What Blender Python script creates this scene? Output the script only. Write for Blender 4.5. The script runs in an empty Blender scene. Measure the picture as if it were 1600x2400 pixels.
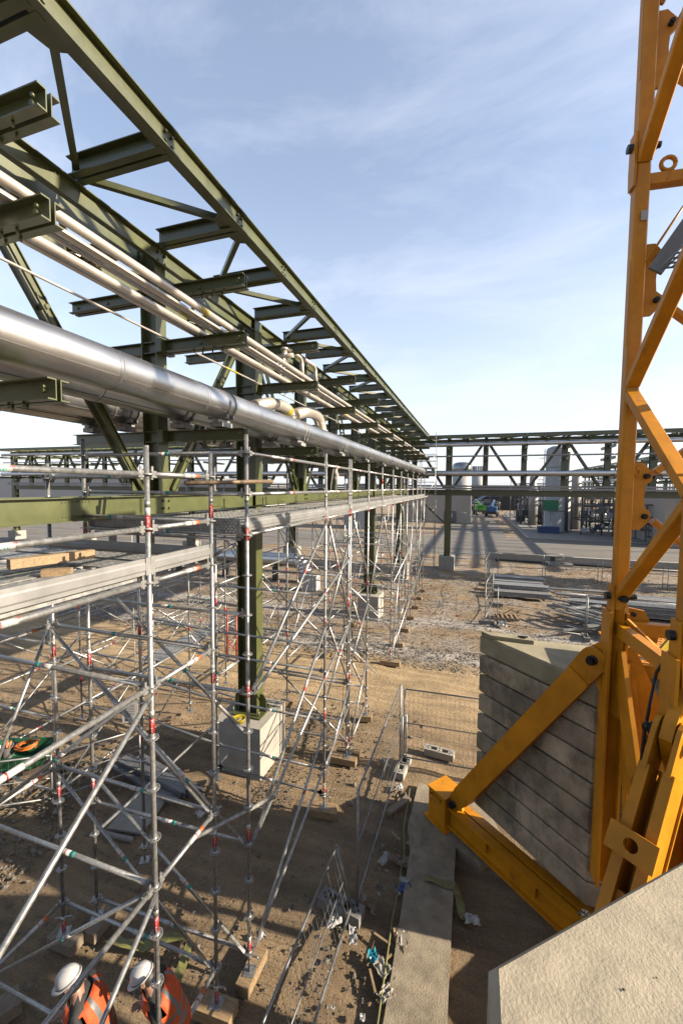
import bpy, math, random
import numpy as np
from mathutils import Vector, Matrix
from math import radians, sin, cos, pi, hypot, atan2, sqrt
random.seed(7); RNG = np.random.default_rng(7)
S = bpy.context.scene; COL = S.collection

# ------------------------------------------------------------------ camera, sky, sun, exposure
EYE = Vector((0, 0, 6.5))
yaw, pitch, roll = 0.31337, 0.06233, 0.008476
f0 = Vector((-sin(yaw), cos(yaw), 0)); r0 = Vector((cos(yaw), sin(yaw), 0)); u0 = Vector((0, 0, 1))
f1 = f0*cos(pitch) - u0*sin(pitch); u1 = u0*cos(pitch) + f0*sin(pitch)
r2 = r0*cos(roll) + u1*sin(roll); u2 = u1*cos(roll) - r0*sin(roll)
cam = bpy.data.cameras.new('camera'); camo = bpy.data.objects.new('camera', cam); COL.objects.link(camo)
cam.sensor_fit = 'VERTICAL'; cam.sensor_height = 36; cam.lens = 951.3/2400*36
cam.clip_start = 0.05; cam.clip_end = 1500
camo.matrix_world = Matrix(((r2.x, u2.x, -f1.x, EYE.x), (r2.y, u2.y, -f1.y, EYE.y), (r2.z, u2.z, -f1.z, EYE.z), (0, 0, 0, 1)))
S.camera = camo
SUN_EL, SUN_AZ = radians(23), radians(6)      # azimuth from +X towards +Y
sdir = Vector((cos(SUN_EL)*cos(SUN_AZ), cos(SUN_EL)*sin(SUN_AZ), sin(SUN_EL)))
sun = bpy.data.lights.new('sun', 'SUN'); suno = bpy.data.objects.new('sun', sun); COL.objects.link(suno)
sun.energy = 5.0; sun.angle = radians(0.53); sun.color = (1.0, 0.86, 0.67)
suno.rotation_euler = sdir.to_track_quat('Z', 'Y').to_euler()
W = bpy.data.worlds.new('World'); S.world = W; W.use_nodes = True
nt = W.node_tree; nt.nodes.clear()
def N(nt, t, **kw):
    n = nt.nodes.new(t)
    for k, v in kw.items(): setattr(n, k, v)
    return n
wo = N(nt, 'ShaderNodeOutputWorld'); bg = N(nt, 'ShaderNodeBackground'); bg.inputs[1].default_value = 0.079
sky = N(nt, 'ShaderNodeTexSky', sky_type='NISHITA'); sky.sun_disc = False
sky.sun_elevation = SUN_EL; sky.sun_rotation = pi/2 - SUN_AZ; sky.air_density = 1.0; sky.dust_density = 1.6; sky.ozone_density = 1.3
tc = N(nt, 'ShaderNodeTexCoord'); mp = N(nt, 'ShaderNodeMapping'); mp.inputs['Scale'].default_value = (0.8, 2.4, 3.2); mp.inputs['Rotation'].default_value = (0.3, 0.5, 0.7)
nz = N(nt, 'ShaderNodeTexNoise'); nz.inputs['Scale'].default_value = 2.1; nz.inputs['Detail'].default_value = 9; nz.inputs['Roughness'].default_value = 0.62; nz.inputs['Distortion'].default_value = 0.35
cr = N(nt, 'ShaderNodeValToRGB'); cr.color_ramp.elements[0].position = 0.42; cr.color_ramp.elements[1].position = 0.80
cr.color_ramp.elements[0].color = (0.0, 0.0, 0.0, 1); cr.color_ramp.elements[1].color = (0.36, 0.36, 0.36, 1)
mx = N(nt, 'ShaderNodeMix', data_type='RGBA'); mx.inputs[7].default_value = (4.1, 4.25, 4.75, 1)
L = nt.links.new
L(tc.outputs['Generated'], mp.inputs[0]); L(mp.outputs[0], nz.inputs['Vector']); L(nz.outputs[0], cr.inputs[0])
hz = N(nt, 'ShaderNodeSeparateXYZ'); L(tc.outputs['Generated'], hz.inputs[0])
hr = N(nt, 'ShaderNodeValToRGB'); hr.color_ramp.interpolation = 'EASE'     # haze: whiter towards the horizon, the same all round
for i_, (p_, v_) in enumerate(((0.0, .62), (.28, .38), (.62, .17), (1.0, .08))):
    e_ = hr.color_ramp.elements[i_] if i_ < 2 else hr.color_ramp.elements.new(p_)
    e_.position = p_; e_.color = (v_, v_, v_, 1)
ad = N(nt, 'ShaderNodeMath', operation='ADD'); ad.use_clamp = True
L(hz.outputs[2], hr.inputs[0]); L(hr.outputs[0], ad.inputs[0]); L(cr.outputs[0], ad.inputs[1]); L(ad.outputs[0], mx.inputs[0]); L(sky.outputs[0], mx.inputs[6]); L(mx.outputs[2], bg.inputs[0]); L(bg.outputs[0], wo.inputs[0])
S.view_settings.view_transform = 'Standard'; S.view_settings.look = 'None'
S.view_settings.gamma = 1; S.view_settings.use_curve_mapping = False; S.view_settings.exposure = 1.82

# ------------------------------------------------------------------ materials
def mat(name, base, rough=0.5, metal=0.0, var=0.15, vscale=6.0, bump=0.0, bscale=60.0, base2=None, spec=0.5, coat=0.0, lo=0.35, hi=0.65, detail=6, stretch=None, coord='Object', indiv=.07):
    m = bpy.data.materials.new(name); m.use_nodes = True; t = m.node_tree; b = t.nodes['Principled BSDF']
    b.inputs['Roughness'].default_value = rough; b.inputs['Metallic'].default_value = metal
    b.inputs['Specular IOR Level'].default_value = spec; b.inputs['Coat Weight'].default_value = coat; b.inputs['Coat Roughness'].default_value = 0.15
    c = N(t, 'ShaderNodeTexCoord'); mpn = N(t, 'ShaderNodeMapping'); t.links.new(c.outputs[coord], mpn.inputs[0])
    if stretch: mpn.inputs['Scale'].default_value = stretch
    n = N(t, 'ShaderNodeTexNoise'); n.inputs['Scale'].default_value = vscale; n.inputs['Detail'].default_value = detail; n.inputs['Roughness'].default_value = 0.65
    t.links.new(mpn.outputs[0], n.inputs['Vector'])
    r = N(t, 'ShaderNodeValToRGB'); r.color_ramp.elements[0].position = lo; r.color_ramp.elements[1].position = hi
    b2 = base2 if base2 else tuple(x*(1-2*var) for x in base); b1 = base if base2 else tuple(min(1, x*(1+var)) for x in base)
    r.color_ramp.elements[0].color = (*b2, 1); r.color_ramp.elements[1].color = (*b1, 1)
    t.links.new(n.outputs[0], r.inputs[0])
    oi = N(t, 'ShaderNodeObjectInfo'); om = N(t, 'ShaderNodeMapRange'); om.inputs['To Min'].default_value = 1-indiv; om.inputs['To Max'].default_value = 1+indiv*.8; t.links.new(oi.outputs['Random'], om.inputs['Value'])
    hs = N(t, 'ShaderNodeHueSaturation'); t.links.new(om.outputs[0], hs.inputs['Value']); t.links.new(r.outputs[0], hs.inputs['Color']); t.links.new(hs.outputs[0], b.inputs['Base Color'])      # each piece its own tone
    if bump:
        n2 = N(t, 'ShaderNodeTexNoise'); n2.inputs['Scale'].default_value = bscale; n2.inputs['Detail'].default_value = 5
        t.links.new(c.outputs[coord], n2.inputs['Vector']); bp = N(t, 'ShaderNodeBump'); bp.inputs['Strength'].default_value = min(1, bump); bp.inputs['Distance'].default_value = 0.02
        t.links.new(n2.outputs[0], bp.inputs['Height']); t.links.new(bp.outputs[0], b.inputs['Normal'])
    # roughness breakup
    mr = N(t, 'ShaderNodeMapRange'); mr.inputs['To Min'].default_value = max(0.02, rough-0.1); mr.inputs['To Max'].default_value = min(1, rough+0.12)
    t.links.new(n.outputs[0], mr.inputs['Value']); t.links.new(mr.outputs[0], b.inputs['Roughness'])
    return m
M = {}
GA = .50                 # overall albedo level that goes with the exposure
_mat = mat
def mat(name, base, *a, **k):
    d = k.pop('dim', .66)*GA
    if k.get('base2'): k['base2'] = tuple(x*d for x in k['base2'])
    return _mat(name, tuple(x*d for x in base), *a, **k)
M['galv'] = mat('galvanised steel', (0.50, 0.50, 0.49), 0.40, 0.70, 0.16, 22, 0.06, 200, dim=1.0)
M['galvdull'] = mat('dull galvanised steel', (0.42, 0.42, 0.41), 0.55, 0.35, 0.2, 14, 0.05, 150, dim=.9)
M['rust'] = mat('brown weathered tube', (0.32, 0.22, 0.13), 0.6, 0.3, 0.2, 15)
M['green'] = mat('olive green paint', (0.086, 0.098, 0.029), 0.40, 0, 0.10, 3.0, 0.02, 30, coat=0.25, dim=1)
M['alu'] = mat('aluminium cladding', (0.78, 0.78, 0.78), 0.34, 1.0, 0.05, 2.2, 0.05, 9, stretch=(1, 0.35, 1), dim=1.15)
M['inox'] = mat('stainless pipe', (0.74, 0.67, 0.59), 0.40, 0.6, 0.08, 5, stretch=(1, 0.4, 1), dim=1.0)
M['orange'] = mat('crane paint', (0.76, 0.305, 0.006), 0.45, 0, 0.10, 2.5, 0.03, 40, spec=.3, dim=.98)
M['yellowp'] = mat('yellow plastic', (0.80, 0.62, 0.03), 0.4, 0, 0.05)  # also serves as the painted sunlit tone of the crane's stay plate
M['steel'] = mat('dark steel pin', (0.07, 0.068, 0.07), 0.4, 0.7, 0.2, 10)
M['black'] = mat('black rubber', (0.02, 0.02, 0.02), 0.6, 0, 0.1)
M['conc'] = mat('precast concrete', (0.64, 0.60, 0.53), 0.85, 0, 0.08, 2.2, 0.12, 90)
M['concfoot'] = mat('footing concrete', (0.50, 0.42, 0.30), 0.9, 0, 0.16, 5.0, 0.5, 50)
M['block'] = mat('fence foot concrete', (0.36, 0.35, 0.33), 0.9, 0, 0.15, 12, 0.3, 80)
M['rough'] = mat('exposed aggregate concrete', (0.60, 0.52, 0.38), 0.9, 0, 0.13, 7, 0.28, 80, lo=0.3, hi=0.7, dim=.82)
M['wood'] = mat('sawn timber', (0.56, 0.38, 0.20), 0.75, 0, 0.18, 8, 0.1, 60, stretch=(1, 6, 6))
M['woodold'] = mat('weathered timber', (0.40, 0.31, 0.22), 0.8, 0, 0.2, 8, 0.1, 60, stretch=(6, 1, 6))
M['ply'] = mat('grey board', (0.44, 0.42, 0.38), 0.8, 0, 0.12, 3)
M['red'] = mat('red sticker', (0.62, 0.025, 0.025), 0.45, 0, 0.12, 40)
M['redpaint'] = mat('red paint', (0.65, 0.05, 0.04), 0.45, 0, 0.1)
M['white'] = mat('white sticker', (0.80, 0.80, 0.79), 0.5, 0, 0.05, 60)
M['teal'] = mat('teal sticker', (0.02, 0.42, 0.36), 0.45, 0, 0.08, 40)
M['orangest'] = mat('orange sticker', (0.85, 0.18, 0.03), 0.45, 0, 0.08, 40)
M['paper'] = mat('paper', (0.78, 0.78, 0.77), 0.8, 0, 0.06)
M['cloth'] = mat('pale rag', (0.62, 0.57, 0.48), 0.9, 0, 0.12)
M['bluec'] = mat('blue plastic', (0.08, 0.16, 0.50), 0.5, 0, 0.1)
M['cyan'] = mat('cyan plastic', (0.02, 0.38, 0.55), 0.4, 0, 0.1)
M['greenbar'] = mat('green barrow', (0.02, 0.16, 0.07), 0.4, 0, 0.12)
M['hose'] = mat('orange cable', (0.85, 0.22, 0.02), 0.5)
M['cream'] = mat('cream cladding', (0.78, 0.69, 0.60), 0.6, 0, 0.03, 0.5)
M['whiteb'] = mat('white cladding', (0.75, 0.76, 0.77), 0.5, 0, 0.03, 0.5)
M['tank'] = mat('pale tank shell', (0.60, 0.59, 0.57), 0.5, 0.25, 0.06, 0.6)
M['foil'] = mat('crinkled foil', (0.62, 0.66, 0.70), 0.25, 0.9, 0.1, 3, 0.8, 2.0)
M['asphalt'] = mat('worn asphalt', (0.30, 0.275, 0.24), 0.9, 0, 0.10, 0.35, 0.15, 30, stretch=(0.35, 1.6, 1))
M['padc'] = mat('plant slab', (0.40, 0.38, 0.35), 0.85, 0, 0.1, 0.6)
M['line'] = mat('road paint', (0.66, 0.64, 0.58), 0.8, 0, 0.15, 3)
M['blue'] = mat('blue lift paint', (0.05, 0.25, 0.62), 0.4, 0, 0.08)
M['lime'] = mat('green lift paint', (0.12, 0.50, 0.05), 0.4, 0, 0.08)
M['navy'] = mat('navy base paint', (0.03, 0.10, 0.30), 0.5, 0, 0.08)
M['signg'] = mat('green sign', (0.03, 0.35, 0.16), 0.5, 0, 0.05)
M['darkst'] = mat('dark plant steel', (0.10, 0.10, 0.11), 0.55, 0.3, 0.2, 2)
M['midst'] = mat('grey plant steel', (0.33, 0.34, 0.36), 0.5, 0.4, 0.15, 2)
M['helmet'] = mat('white helmet', (0.80, 0.80, 0.81), 0.28, 0, 0.03, 5, coat=0.3)
M['hivis'] = mat('orange hi-vis', (0.95, 0.13, 0.01), 0.75, 0, 0.10, 9, 0.5, 14)
M['refl'] = mat('grey reflective tape', (0.30, 0.30, 0.30), 0.4, 0.1, 0.1)
M['jacket'] = mat('black jacket', (0.014, 0.014, 0.017), 0.8, 0, 0.2, 9, 0.5, 14)
M['skin'] = mat('skin', (0.55, 0.30, 0.20), 0.5, 0, 0.08)
M['stone'] = mat('loose stone', (0.40, 0.35, 0.29), 0.9, 0, 0.3, 3.0, coord='Generated')
M['litter'] = M['paper']
M['ytape'] = mat('yellow tape', (0.30, 0.29, 0.09), 0.5, 0, 0.1)
M['frame'] = mat('fence tube', (0.36, 0.37, 0.38), 0.45, 0.6, 0.15, 10, dim=.9)

def slab_mat():
    # weathered ballast slab: grey concrete with dark runs and a green film low down
    m = mat('ballast concrete', (0.70, 0.58, 0.42), 0.88, 0, 0.22, 1.6, 0.15, 60, indiv=.22)
    t = m.node_tree; b = t.nodes['Principled BSDF']; src = b.inputs['Base Color'].links[0].from_socket
    c = N(t, 'ShaderNodeTexCoord'); mpn = N(t, 'ShaderNodeMapping'); mpn.inputs['Scale'].default_value = (1.5, 1.5, 1.0)
    n = N(t, 'ShaderNodeTexNoise'); n.inputs['Scale'].default_value = 1.3; n.inputs['Detail'].default_value = 8; n.inputs['Roughness'].default_value = .7
    r = N(t, 'ShaderNodeValToRGB'); r.color_ramp.elements[0].position = .46; r.color_ramp.elements[1].position = .62
    x = N(t, 'ShaderNodeMix', data_type='RGBA'); x.inputs[7].default_value = (0.045, 0.038, 0.026, 1)
    ma = N(t, 'ShaderNodeMath', operation='MULTIPLY'); ma.inputs[1].default_value = .70
    t.links.new(c.outputs['Object'], mpn.inputs[0]); t.links.new(mpn.outputs[0], n.inputs['Vector']); t.links.new(n.outputs[0], r.inputs[0])
    t.links.new(r.outputs[0], ma.inputs[0]); t.links.new(ma.outputs[0], x.inputs[0]); t.links.new(src, x.inputs[6])
    n3 = N(t, 'ShaderNodeTexNoise'); n3.inputs['Scale'].default_value = .9; n3.inputs['Detail'].default_value = 6
    t.links.new(c.outputs['Object'], n3.inputs['Vector']); r3 = N(t, 'ShaderNodeValToRGB'); r3.color_ramp.elements[0].position = .52; r3.color_ramp.elements[1].position = .66
    x3 = N(t, 'ShaderNodeMix', data_type='RGBA'); x3.inputs[7].default_value = (0.10, 0.105, 0.03, 1)
    m3 = N(t, 'ShaderNodeMath', operation='MULTIPLY'); m3.inputs[1].default_value = .55
    t.links.new(n3.outputs[0], r3.inputs[0]); t.links.new(r3.outputs[0], m3.inputs[0]); t.links.new(m3.outputs[0], x3.inputs[0])
    t.links.new(x.outputs[2], x3.inputs[6]); t.links.new(x3.outputs[2], b.inputs['Base Color'])
    return m
M['slab'] = slab_mat(); M['slabtop'] = mat('ballast top concrete', (0.62, 0.55, 0.36), 0.9, 0, 0.14, 1.8, 0.2, 60)  # the topmost slab gets a separate, yellower concrete tone

def grime(m, col, p0, p1, sc, amt, st=(1, 1, 1)):
    t = m.node_tree; b = t.nodes['Principled BSDF']; src = b.inputs['Base Color'].links[0].from_socket
    c = N(t, 'ShaderNodeTexCoord'); mpn = N(t, 'ShaderNodeMapping'); mpn.inputs['Scale'].default_value = st; n = N(t, 'ShaderNodeTexNoise'); n.inputs['Scale'].default_value = sc; n.inputs['Detail'].default_value = 9; n.inputs['Roughness'].default_value = .75
    r = N(t, 'ShaderNodeValToRGB'); r.color_ramp.elements[0].position = p0; r.color_ramp.elements[1].position = p1; ma = N(t, 'ShaderNodeMath', operation='MULTIPLY'); ma.inputs[1].default_value = amt
    x = N(t, 'ShaderNodeMix', data_type='RGBA'); x.inputs[7].default_value = (*col, 1)
    t.links.new(c.outputs['Object'], mpn.inputs[0]); t.links.new(mpn.outputs[0], n.inputs['Vector']); t.links.new(n.outputs[0], r.inputs[0]); t.links.new(r.outputs[0], ma.inputs[0]); t.links.new(ma.outputs[0], x.inputs[0]); t.links.new(src, x.inputs[6]); t.links.new(x.outputs[2], b.inputs['Base Color'])
grime(M['orange'], (.05, .022, .008), .60, .74, 2.4, .75, (1, 1, .35)); grime(M['orange'], (.03, .014, .008), .66, .70, 11, .9)
grime(M['rough'], (.10, .085, .05), .56, .74, 1.6, .6); grime(M['concfoot'], (.06, .045, .028), .52, .72, 1.5, .6); grime(M['galv'], (.16, .15, .14), .55, .7, 9, .6); grime(M['toe'] if 'toe' in M else M['alu'], (.2, .2, .2), .58, .75, 3, .5)
grime(M['green'], (.12, .115, .08), .60, .75, 1.6, .35); grime(M['conc'], (.10, .09, .07), .56, .75, 1.1, .45); grime(M['asphalt'], (.05, .046, .042), .50, .62, .22, .6, (.4, 1.6, 1)); grime(M['slabtop'], (.07, .06, .035), .54, .72, 1.2, .55)
def ground_mat():
    m = bpy.data.materials.new('site ground'); m.use_nodes = True; t = m.node_tree; b = t.nodes['Principled BSDF']; b.inputs['Roughness'].default_value = 0.95
    b.inputs['Specular IOR Level'].default_value = 0.15
    lk = t.links.new
    c = N(t, 'ShaderNodeTexCoord'); sep = N(t, 'ShaderNodeSeparateXYZ'); lk(c.outputs['Object'], sep.inputs[0])
    def noise(sc, det=6, ro=.6, st=None):
        n = N(t, 'ShaderNodeTexNoise'); n.inputs['Scale'].default_value = sc; n.inputs['Detail'].default_value = det; n.inputs['Roughness'].default_value = ro
        if st:
            mpn = N(t, 'ShaderNodeMapping'); mpn.inputs['Scale'].default_value = st; lk(c.outputs['Object'], mpn.inputs[0]); lk(mpn.outputs[0], n.inputs['Vector'])
        else: lk(c.outputs['Object'], n.inputs['Vector'])
        return n.outputs[0]
    def ramp(v, p0, c0, p1, c1):
        r = N(t, 'ShaderNodeValToRGB'); r.color_ramp.elements[0].position = p0; r.color_ramp.elements[1].position = p1
        r.color_ramp.elements[0].color = (*c0, 1); r.color_ramp.elements[1].color = (*c1, 1); lk(v, r.inputs[0]); return r.outputs[0]
    def mth(op, a, bb):
        n = N(t, 'ShaderNodeMath', operation=op)
        for i, v in enumerate((a, bb)):
            if isinstance(v, (int, float)): n.inputs[i].default_value = v
            else: lk(v, n.inputs[i])
        return n.outputs[0]
    def mix(fac, a, bb):
        n = N(t, 'ShaderNodeMix', data_type='RGBA'); lk(fac, n.inputs[0]); lk(a, n.inputs[6]); lk(bb, n.inputs[7]); return n.outputs[2]
    def band(v, lo, hi, soft):
        a = N(t, 'ShaderNodeMapRange', interpolation_type='SMOOTHSTEP'); a.inputs['From Min'].default_value = lo-soft; a.inputs['From Max'].default_value = lo+soft; lk(v, a.inputs['Value'])
        d = N(t, 'ShaderNodeMapRange', interpolation_type='SMOOTHSTEP'); d.inputs['From Min'].default_value = hi-soft; d.inputs['From Max'].default_value = hi+soft
        d.inputs['To Min'].default_value = 1; d.inputs['To Max'].default_value = 0; lk(v, d.inputs['Value'])
        return mth('MULTIPLY', a.outputs[0], d.outputs[0])
    y = mth('ADD', sep.outputs[1], mth('MULTIPLY', mth('SUBTRACT', noise(.28, 5), .5), 3.2))
    fine = noise(38, 8, .75); mid = noise(3.1, 8, .7); big = noise(.5, 5, .6)
    dirt = mix(ramp(mid, .35, (0, 0, 0), .7, (1, 1, 1)), ramp(fine, .3, (0.143, 0.098, 0.057), .7, (0.286, 0.213, 0.132)), ramp(fine, .3, (0.110, 0.077, 0.048), .72, (0.249, 0.191, 0.130)))
    sand = ramp(noise(9, 8, .7), .25, (0.220, 0.161, 0.097), .75, (0.326, 0.245, 0.148))
    vor = N(t, 'ShaderNodeTexVoronoi'); vor.inputs['Scale'].default_value = 24; lk(c.outputs['Object'], vor.inputs['Vector'])
    grav = ramp(vor.outputs['Color'], .1, (0.100, 0.085, 0.069), .9, (0.312, 0.270, 0.228))
    g2 = mix(ramp(big, .4, (0, 0, 0), .6, (1, 1, 1)), grav, dirt)
    pale = ramp(vor.outputs['Color'], .1, (0.173, 0.158, 0.144), .9, (0.402, 0.371, 0.335))
    col = mix(band(y, 11.2, 15.2, .7), dirt, sand)
    col = mix(band(y, 15.2, 16.4, .5), col, pale)
    col = mix(band(y, 16.4, 200, .6), col, g2)
    col = mix(band(y, 19.2, 20.2, .5), col, pale)
    streak = noise(1.0, 7, .6, (.35, 3.4, 1)); tr = N(t, 'ShaderNodeMapRange'); tr.inputs['From Min'].default_value = .35; tr.inputs['From Max'].default_value = .65; tr.inputs['To Min'].default_value = .72; tr.inputs['To Max'].default_value = 1.12; lk(streak, tr.inputs['Value'])
    hs = N(t, 'ShaderNodeHueSaturation'); lk(tr.outputs[0], hs.inputs['Value']); lk(col, hs.inputs['Color']); col = hs.outputs[0]      # tracked-over, streaked soil
    lk(col, b.inputs['Base Color'])
    bp = N(t, 'ShaderNodeBump'); bp.inputs['Strength'].default_value = 1.0; bp.inputs['Distance'].default_value = .09
    h = mth('ADD', mth('ADD', mth('MULTIPLY', noise(16, 10, .75), .9), mth('MULTIPLY', mid, .9)), mth('MULTIPLY', streak, 1.1)); lk(h, bp.inputs['Height']); lk(bp.outputs[0], b.inputs['Normal'])
    return m
M['ground'] = ground_mat()

# ------------------------------------------------------------------ mesh building
class MB:
    def __init__(s): s.v = []; s.f = []; s.m = []; s.sm = []; s.mi = 0
    def add(s, vs, fs, smooth=False):
        o = len(s.v); s.v += [tuple(v) for v in vs]
        for f in fs: s.f.append(tuple(i+o for i in f)); s.m.append(s.mi); s.sm.append(smooth)
        return s
    def box(s, c, d, rz=0.0, R=None):
        cx, cy, cz = c; x, y, z = d[0]/2, d[1]/2, d[2]/2
        if R is None: R = Matrix.Rotation(rz, 3, 'Z')
        vs = [R @ Vector((a*x, b*y, e*z)) + Vector(c) for e in (-1, 1) for a, b in ((-1, -1), (1, -1), (1, 1), (-1, 1))]
        return s.add(vs, [(3, 2, 1, 0), (4, 5, 6, 7), (0, 1, 5, 4), (1, 2, 6, 5), (2, 3, 7, 6), (3, 0, 4, 7)])
    def prism(s, pts, z0, z1):
        n = len(pts); vs = [(x, y, z0) for x, y in pts] + [(x, y, z1) for x, y in pts]
        return s.add(vs, [tuple(range(n-1, -1, -1)), tuple(range(n, 2*n))] + [(i, (i+1) % n, n+(i+1) % n, n+i) for i in range(n)])
    def frame(s, p, q, up):
        p = Vector(p); q = Vector(q); w = (q-p).normalized(); up = Vector(up)
        a = up.cross(w)
        if a.length < 1e-5: a = Vector((1, 0, 0)).cross(w)
        if a.length < 1e-5: a = Vector((0, 1, 0)).cross(w)
        a.normalize(); b = w.cross(a); return p, q, a, b       # a: sideways, b: up-ish
    def sweep(s, p, q, polys, up=(0, 0, 1)):
        p, q, a, b = s.frame(p, q, up)
        for pts in polys:
            n = len(pts); vs = [p+a*x+b*y for x, y in pts] + [q+a*x+b*y for x, y in pts]
            s.add(vs, [tuple(range(n-1, -1, -1)), tuple(range(n, 2*n))] + [(i, (i+1) % n, n+(i+1) % n, n+i) for i in range(n)])
        return s
    def bar(s, p, q, w, h, up=(0, 0, 1)):
        return s.sweep(p, q, [[(-w/2, -h/2), (w/2, -h/2), (w/2, h/2), (-w/2, h/2)]], up)
    def tube(s, p, q, r, n=8, r2=None, caps=True):
        p, q, a, b = s.frame(p, q, (0, 0, 1)); r2 = r if r2 is None else r2
        cs = [(cos(2*pi*i/n), sin(2*pi*i/n)) for i in range(n)]
        s.add([p+(a*x+b*y)*r for x, y in cs] + [q+(a*x+b*y)*r2 for x, y in cs], [(i, (i+1) % n, n+(i+1) % n, n+i) for i in range(n)], True)
        if caps:
            o = len(s.v)-2*n
            s.f += [tuple(o+i for i in range(n-1, -1, -1)), tuple(o+n+i for i in range(n))]; s.m += [s.mi]*2; s.sm += [False]*2
        return s
    def path(s, pts, r, n=8):
        pts = [Vector(p) for p in pts]; rings = []; k = len(pts); ref = None
        for i, p in enumerate(pts):
            d = (pts[min(i+1, k-1)]-pts[max(i-1, 0)]).normalized()
            if ref is None:
                ref = d.cross(Vector((0, 0, 1)))
                if ref.length < .01: ref = d.cross(Vector((1, 0, 0)))
            ref = (ref - d*ref.dot(d)).normalized(); b = d.cross(ref)
            rr = r[i] if isinstance(r, (list, tuple)) else r
            rings.append([p+(ref*cos(2*pi*j/n)+b*sin(2*pi*j/n))*rr for j in range(n)])
        vs = [v for g in rings for v in g]
        fs = [(i*n+j, i*n+(j+1) % n, (i+1)*n+(j+1) % n, (i+1)*n+j) for i in range(k-1) for j in range(n)]
        s.add(vs, fs, True); o = len(s.v)-len(vs)
        s.f += [tuple(o+i for i in range(n-1, -1, -1)), tuple(o+(k-1)*n+i for i in range(n))]; s.m += [s.mi]*2; s.sm += [False]*2
        return s
    def lathe(s, c, prof, n=24, axis='Z'):
        vs = []; k = len(prof)
        for r, z in prof:
            for j in range(n):
                a = 2*pi*j/n
                vs.append((c[0]+r*cos(a), c[1]+r*sin(a), c[2]+z))
        fs = [(i*n+j, i*n+(j+1) % n, (i+1)*n+(j+1) % n, (i+1)*n+j) for i in range(k-1) for j in range(n)]
        s.add(vs, fs, True); o = len(s.v)-len(vs)
        s.f += [tuple(o+i for i in range(n-1, -1, -1)), tuple(o+(k-1)*n+i for i in range(n))]; s.m += [s.mi]*2; s.sm += [False]*2
        return s
    def plate(s, pts, nrm, th):
        nrm = Vector(nrm).normalized(); pts = [Vector(p) for p in pts]; n = len(pts)
        vs = [p-nrm*th/2 for p in pts]+[p+nrm*th/2 for p in pts]
        return s.add(vs, [tuple(range(n-1, -1, -1)), tuple(range(n, 2*n))]+[(i, (i+1) % n, n+(i+1) % n, n+i) for i in range(n)])
    def mesh(s, name, mats, org=(0, 0, 0)):
        me = bpy.data.meshes.new(name); ox, oy, oz = org
        me.from_pydata([(x-ox, y-oy, z-oz) for x, y, z in s.v], [], s.f)
        for m in (mats if isinstance(mats, (list, tuple)) else [mats]): me.materials.append(M[m] if isinstance(m, str) else m)
        me.polygons.foreach_set('material_index', s.m); me.polygons.foreach_set('use_smooth', s.sm); me.update(); return me
LOC = {}
def thing(name, label, cat, loc=(0, 0, 0), group=None, kind=None):
    o = bpy.data.objects.new(name, None); COL.objects.link(o); o.location = loc; LOC[o] = Vector(loc); o.empty_display_size = .2
    return tag(o, label, cat, group, kind)
def tag(o, label=None, cat=None, group=None, kind=None):
    if label: o['label'] = label
    if cat: o['category'] = cat
    if group: o['group'] = group
    if kind: o['kind'] = kind
    return o
def wloc(o): return LOC.get(o, Vector((0, 0, 0)))
def part(name, mb, mats, parent=None, label=None):
    """one mesh object; world-space vertices are stored relative to the parent's place"""
    org = wloc(parent) if parent else Vector((0, 0, 0))
    me = mb.mesh(name, mats, org); o = bpy.data.objects.new(name, me); COL.objects.link(o)
    if parent: o.parent = parent; LOC[o] = org
    if label: o['label'] = label
    return o
def solo(name, mb, mats, label, cat, loc, group=None):
    """a thing that is one mesh, its origin at loc (world vertices)"""
    me = mb.mesh(name, mats, loc); o = bpy.data.objects.new(name, me); COL.objects.link(o); o.location = loc; LOC[o] = Vector(loc)
    return tag(o, label, cat, group)
def inst(name, me, parent, loc, rot=None):
    o = bpy.data.objects.new(name, me); COL.objects.link(o)
    if parent: o.parent = parent; o.location = Vector(loc)-wloc(parent)
    else: o.location = loc
    LOC[o] = Vector(loc)
    if rot: o.rotation_euler = rot
    return o
def struct(name, mb, mats): return tag(part(name, mb, mats), kind='structure')
# section profiles (x sideways, y up, centred)
def P_I(h, b, tf=.014, tw=.010):
    return [[(-b/2, -h/2), (b/2, -h/2), (b/2, -h/2+tf), (tw/2, -h/2+tf), (tw/2, h/2-tf), (b/2, h/2-tf), (b/2, h/2), (-b/2, h/2), (-b/2, h/2-tf), (-tw/2, h/2-tf), (-tw/2, -h/2+tf), (-b/2, -h/2+tf)]]
def P_C(h, b, x0=0.0, side=1, tf=.012, tw=.009):
    k = [(0, -h/2), (b, -h/2), (b, -h/2+tf), (tw, -h/2+tf), (tw, h/2-tf), (b, h/2-tf), (b, h/2), (0, h/2)]
    pts = [(x0+side*x, y) for x, y in k]
    return [pts if side > 0 else pts[::-1]]
def P_CC(h, b, gap): return P_C(h, b, gap/2, 1)+P_C(h, b, -gap/2, -1)
def P_L(a, t=.010): return [[(0, 0), (a, 0), (a, t), (t, t), (t, a), (0, a)]]

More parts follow.
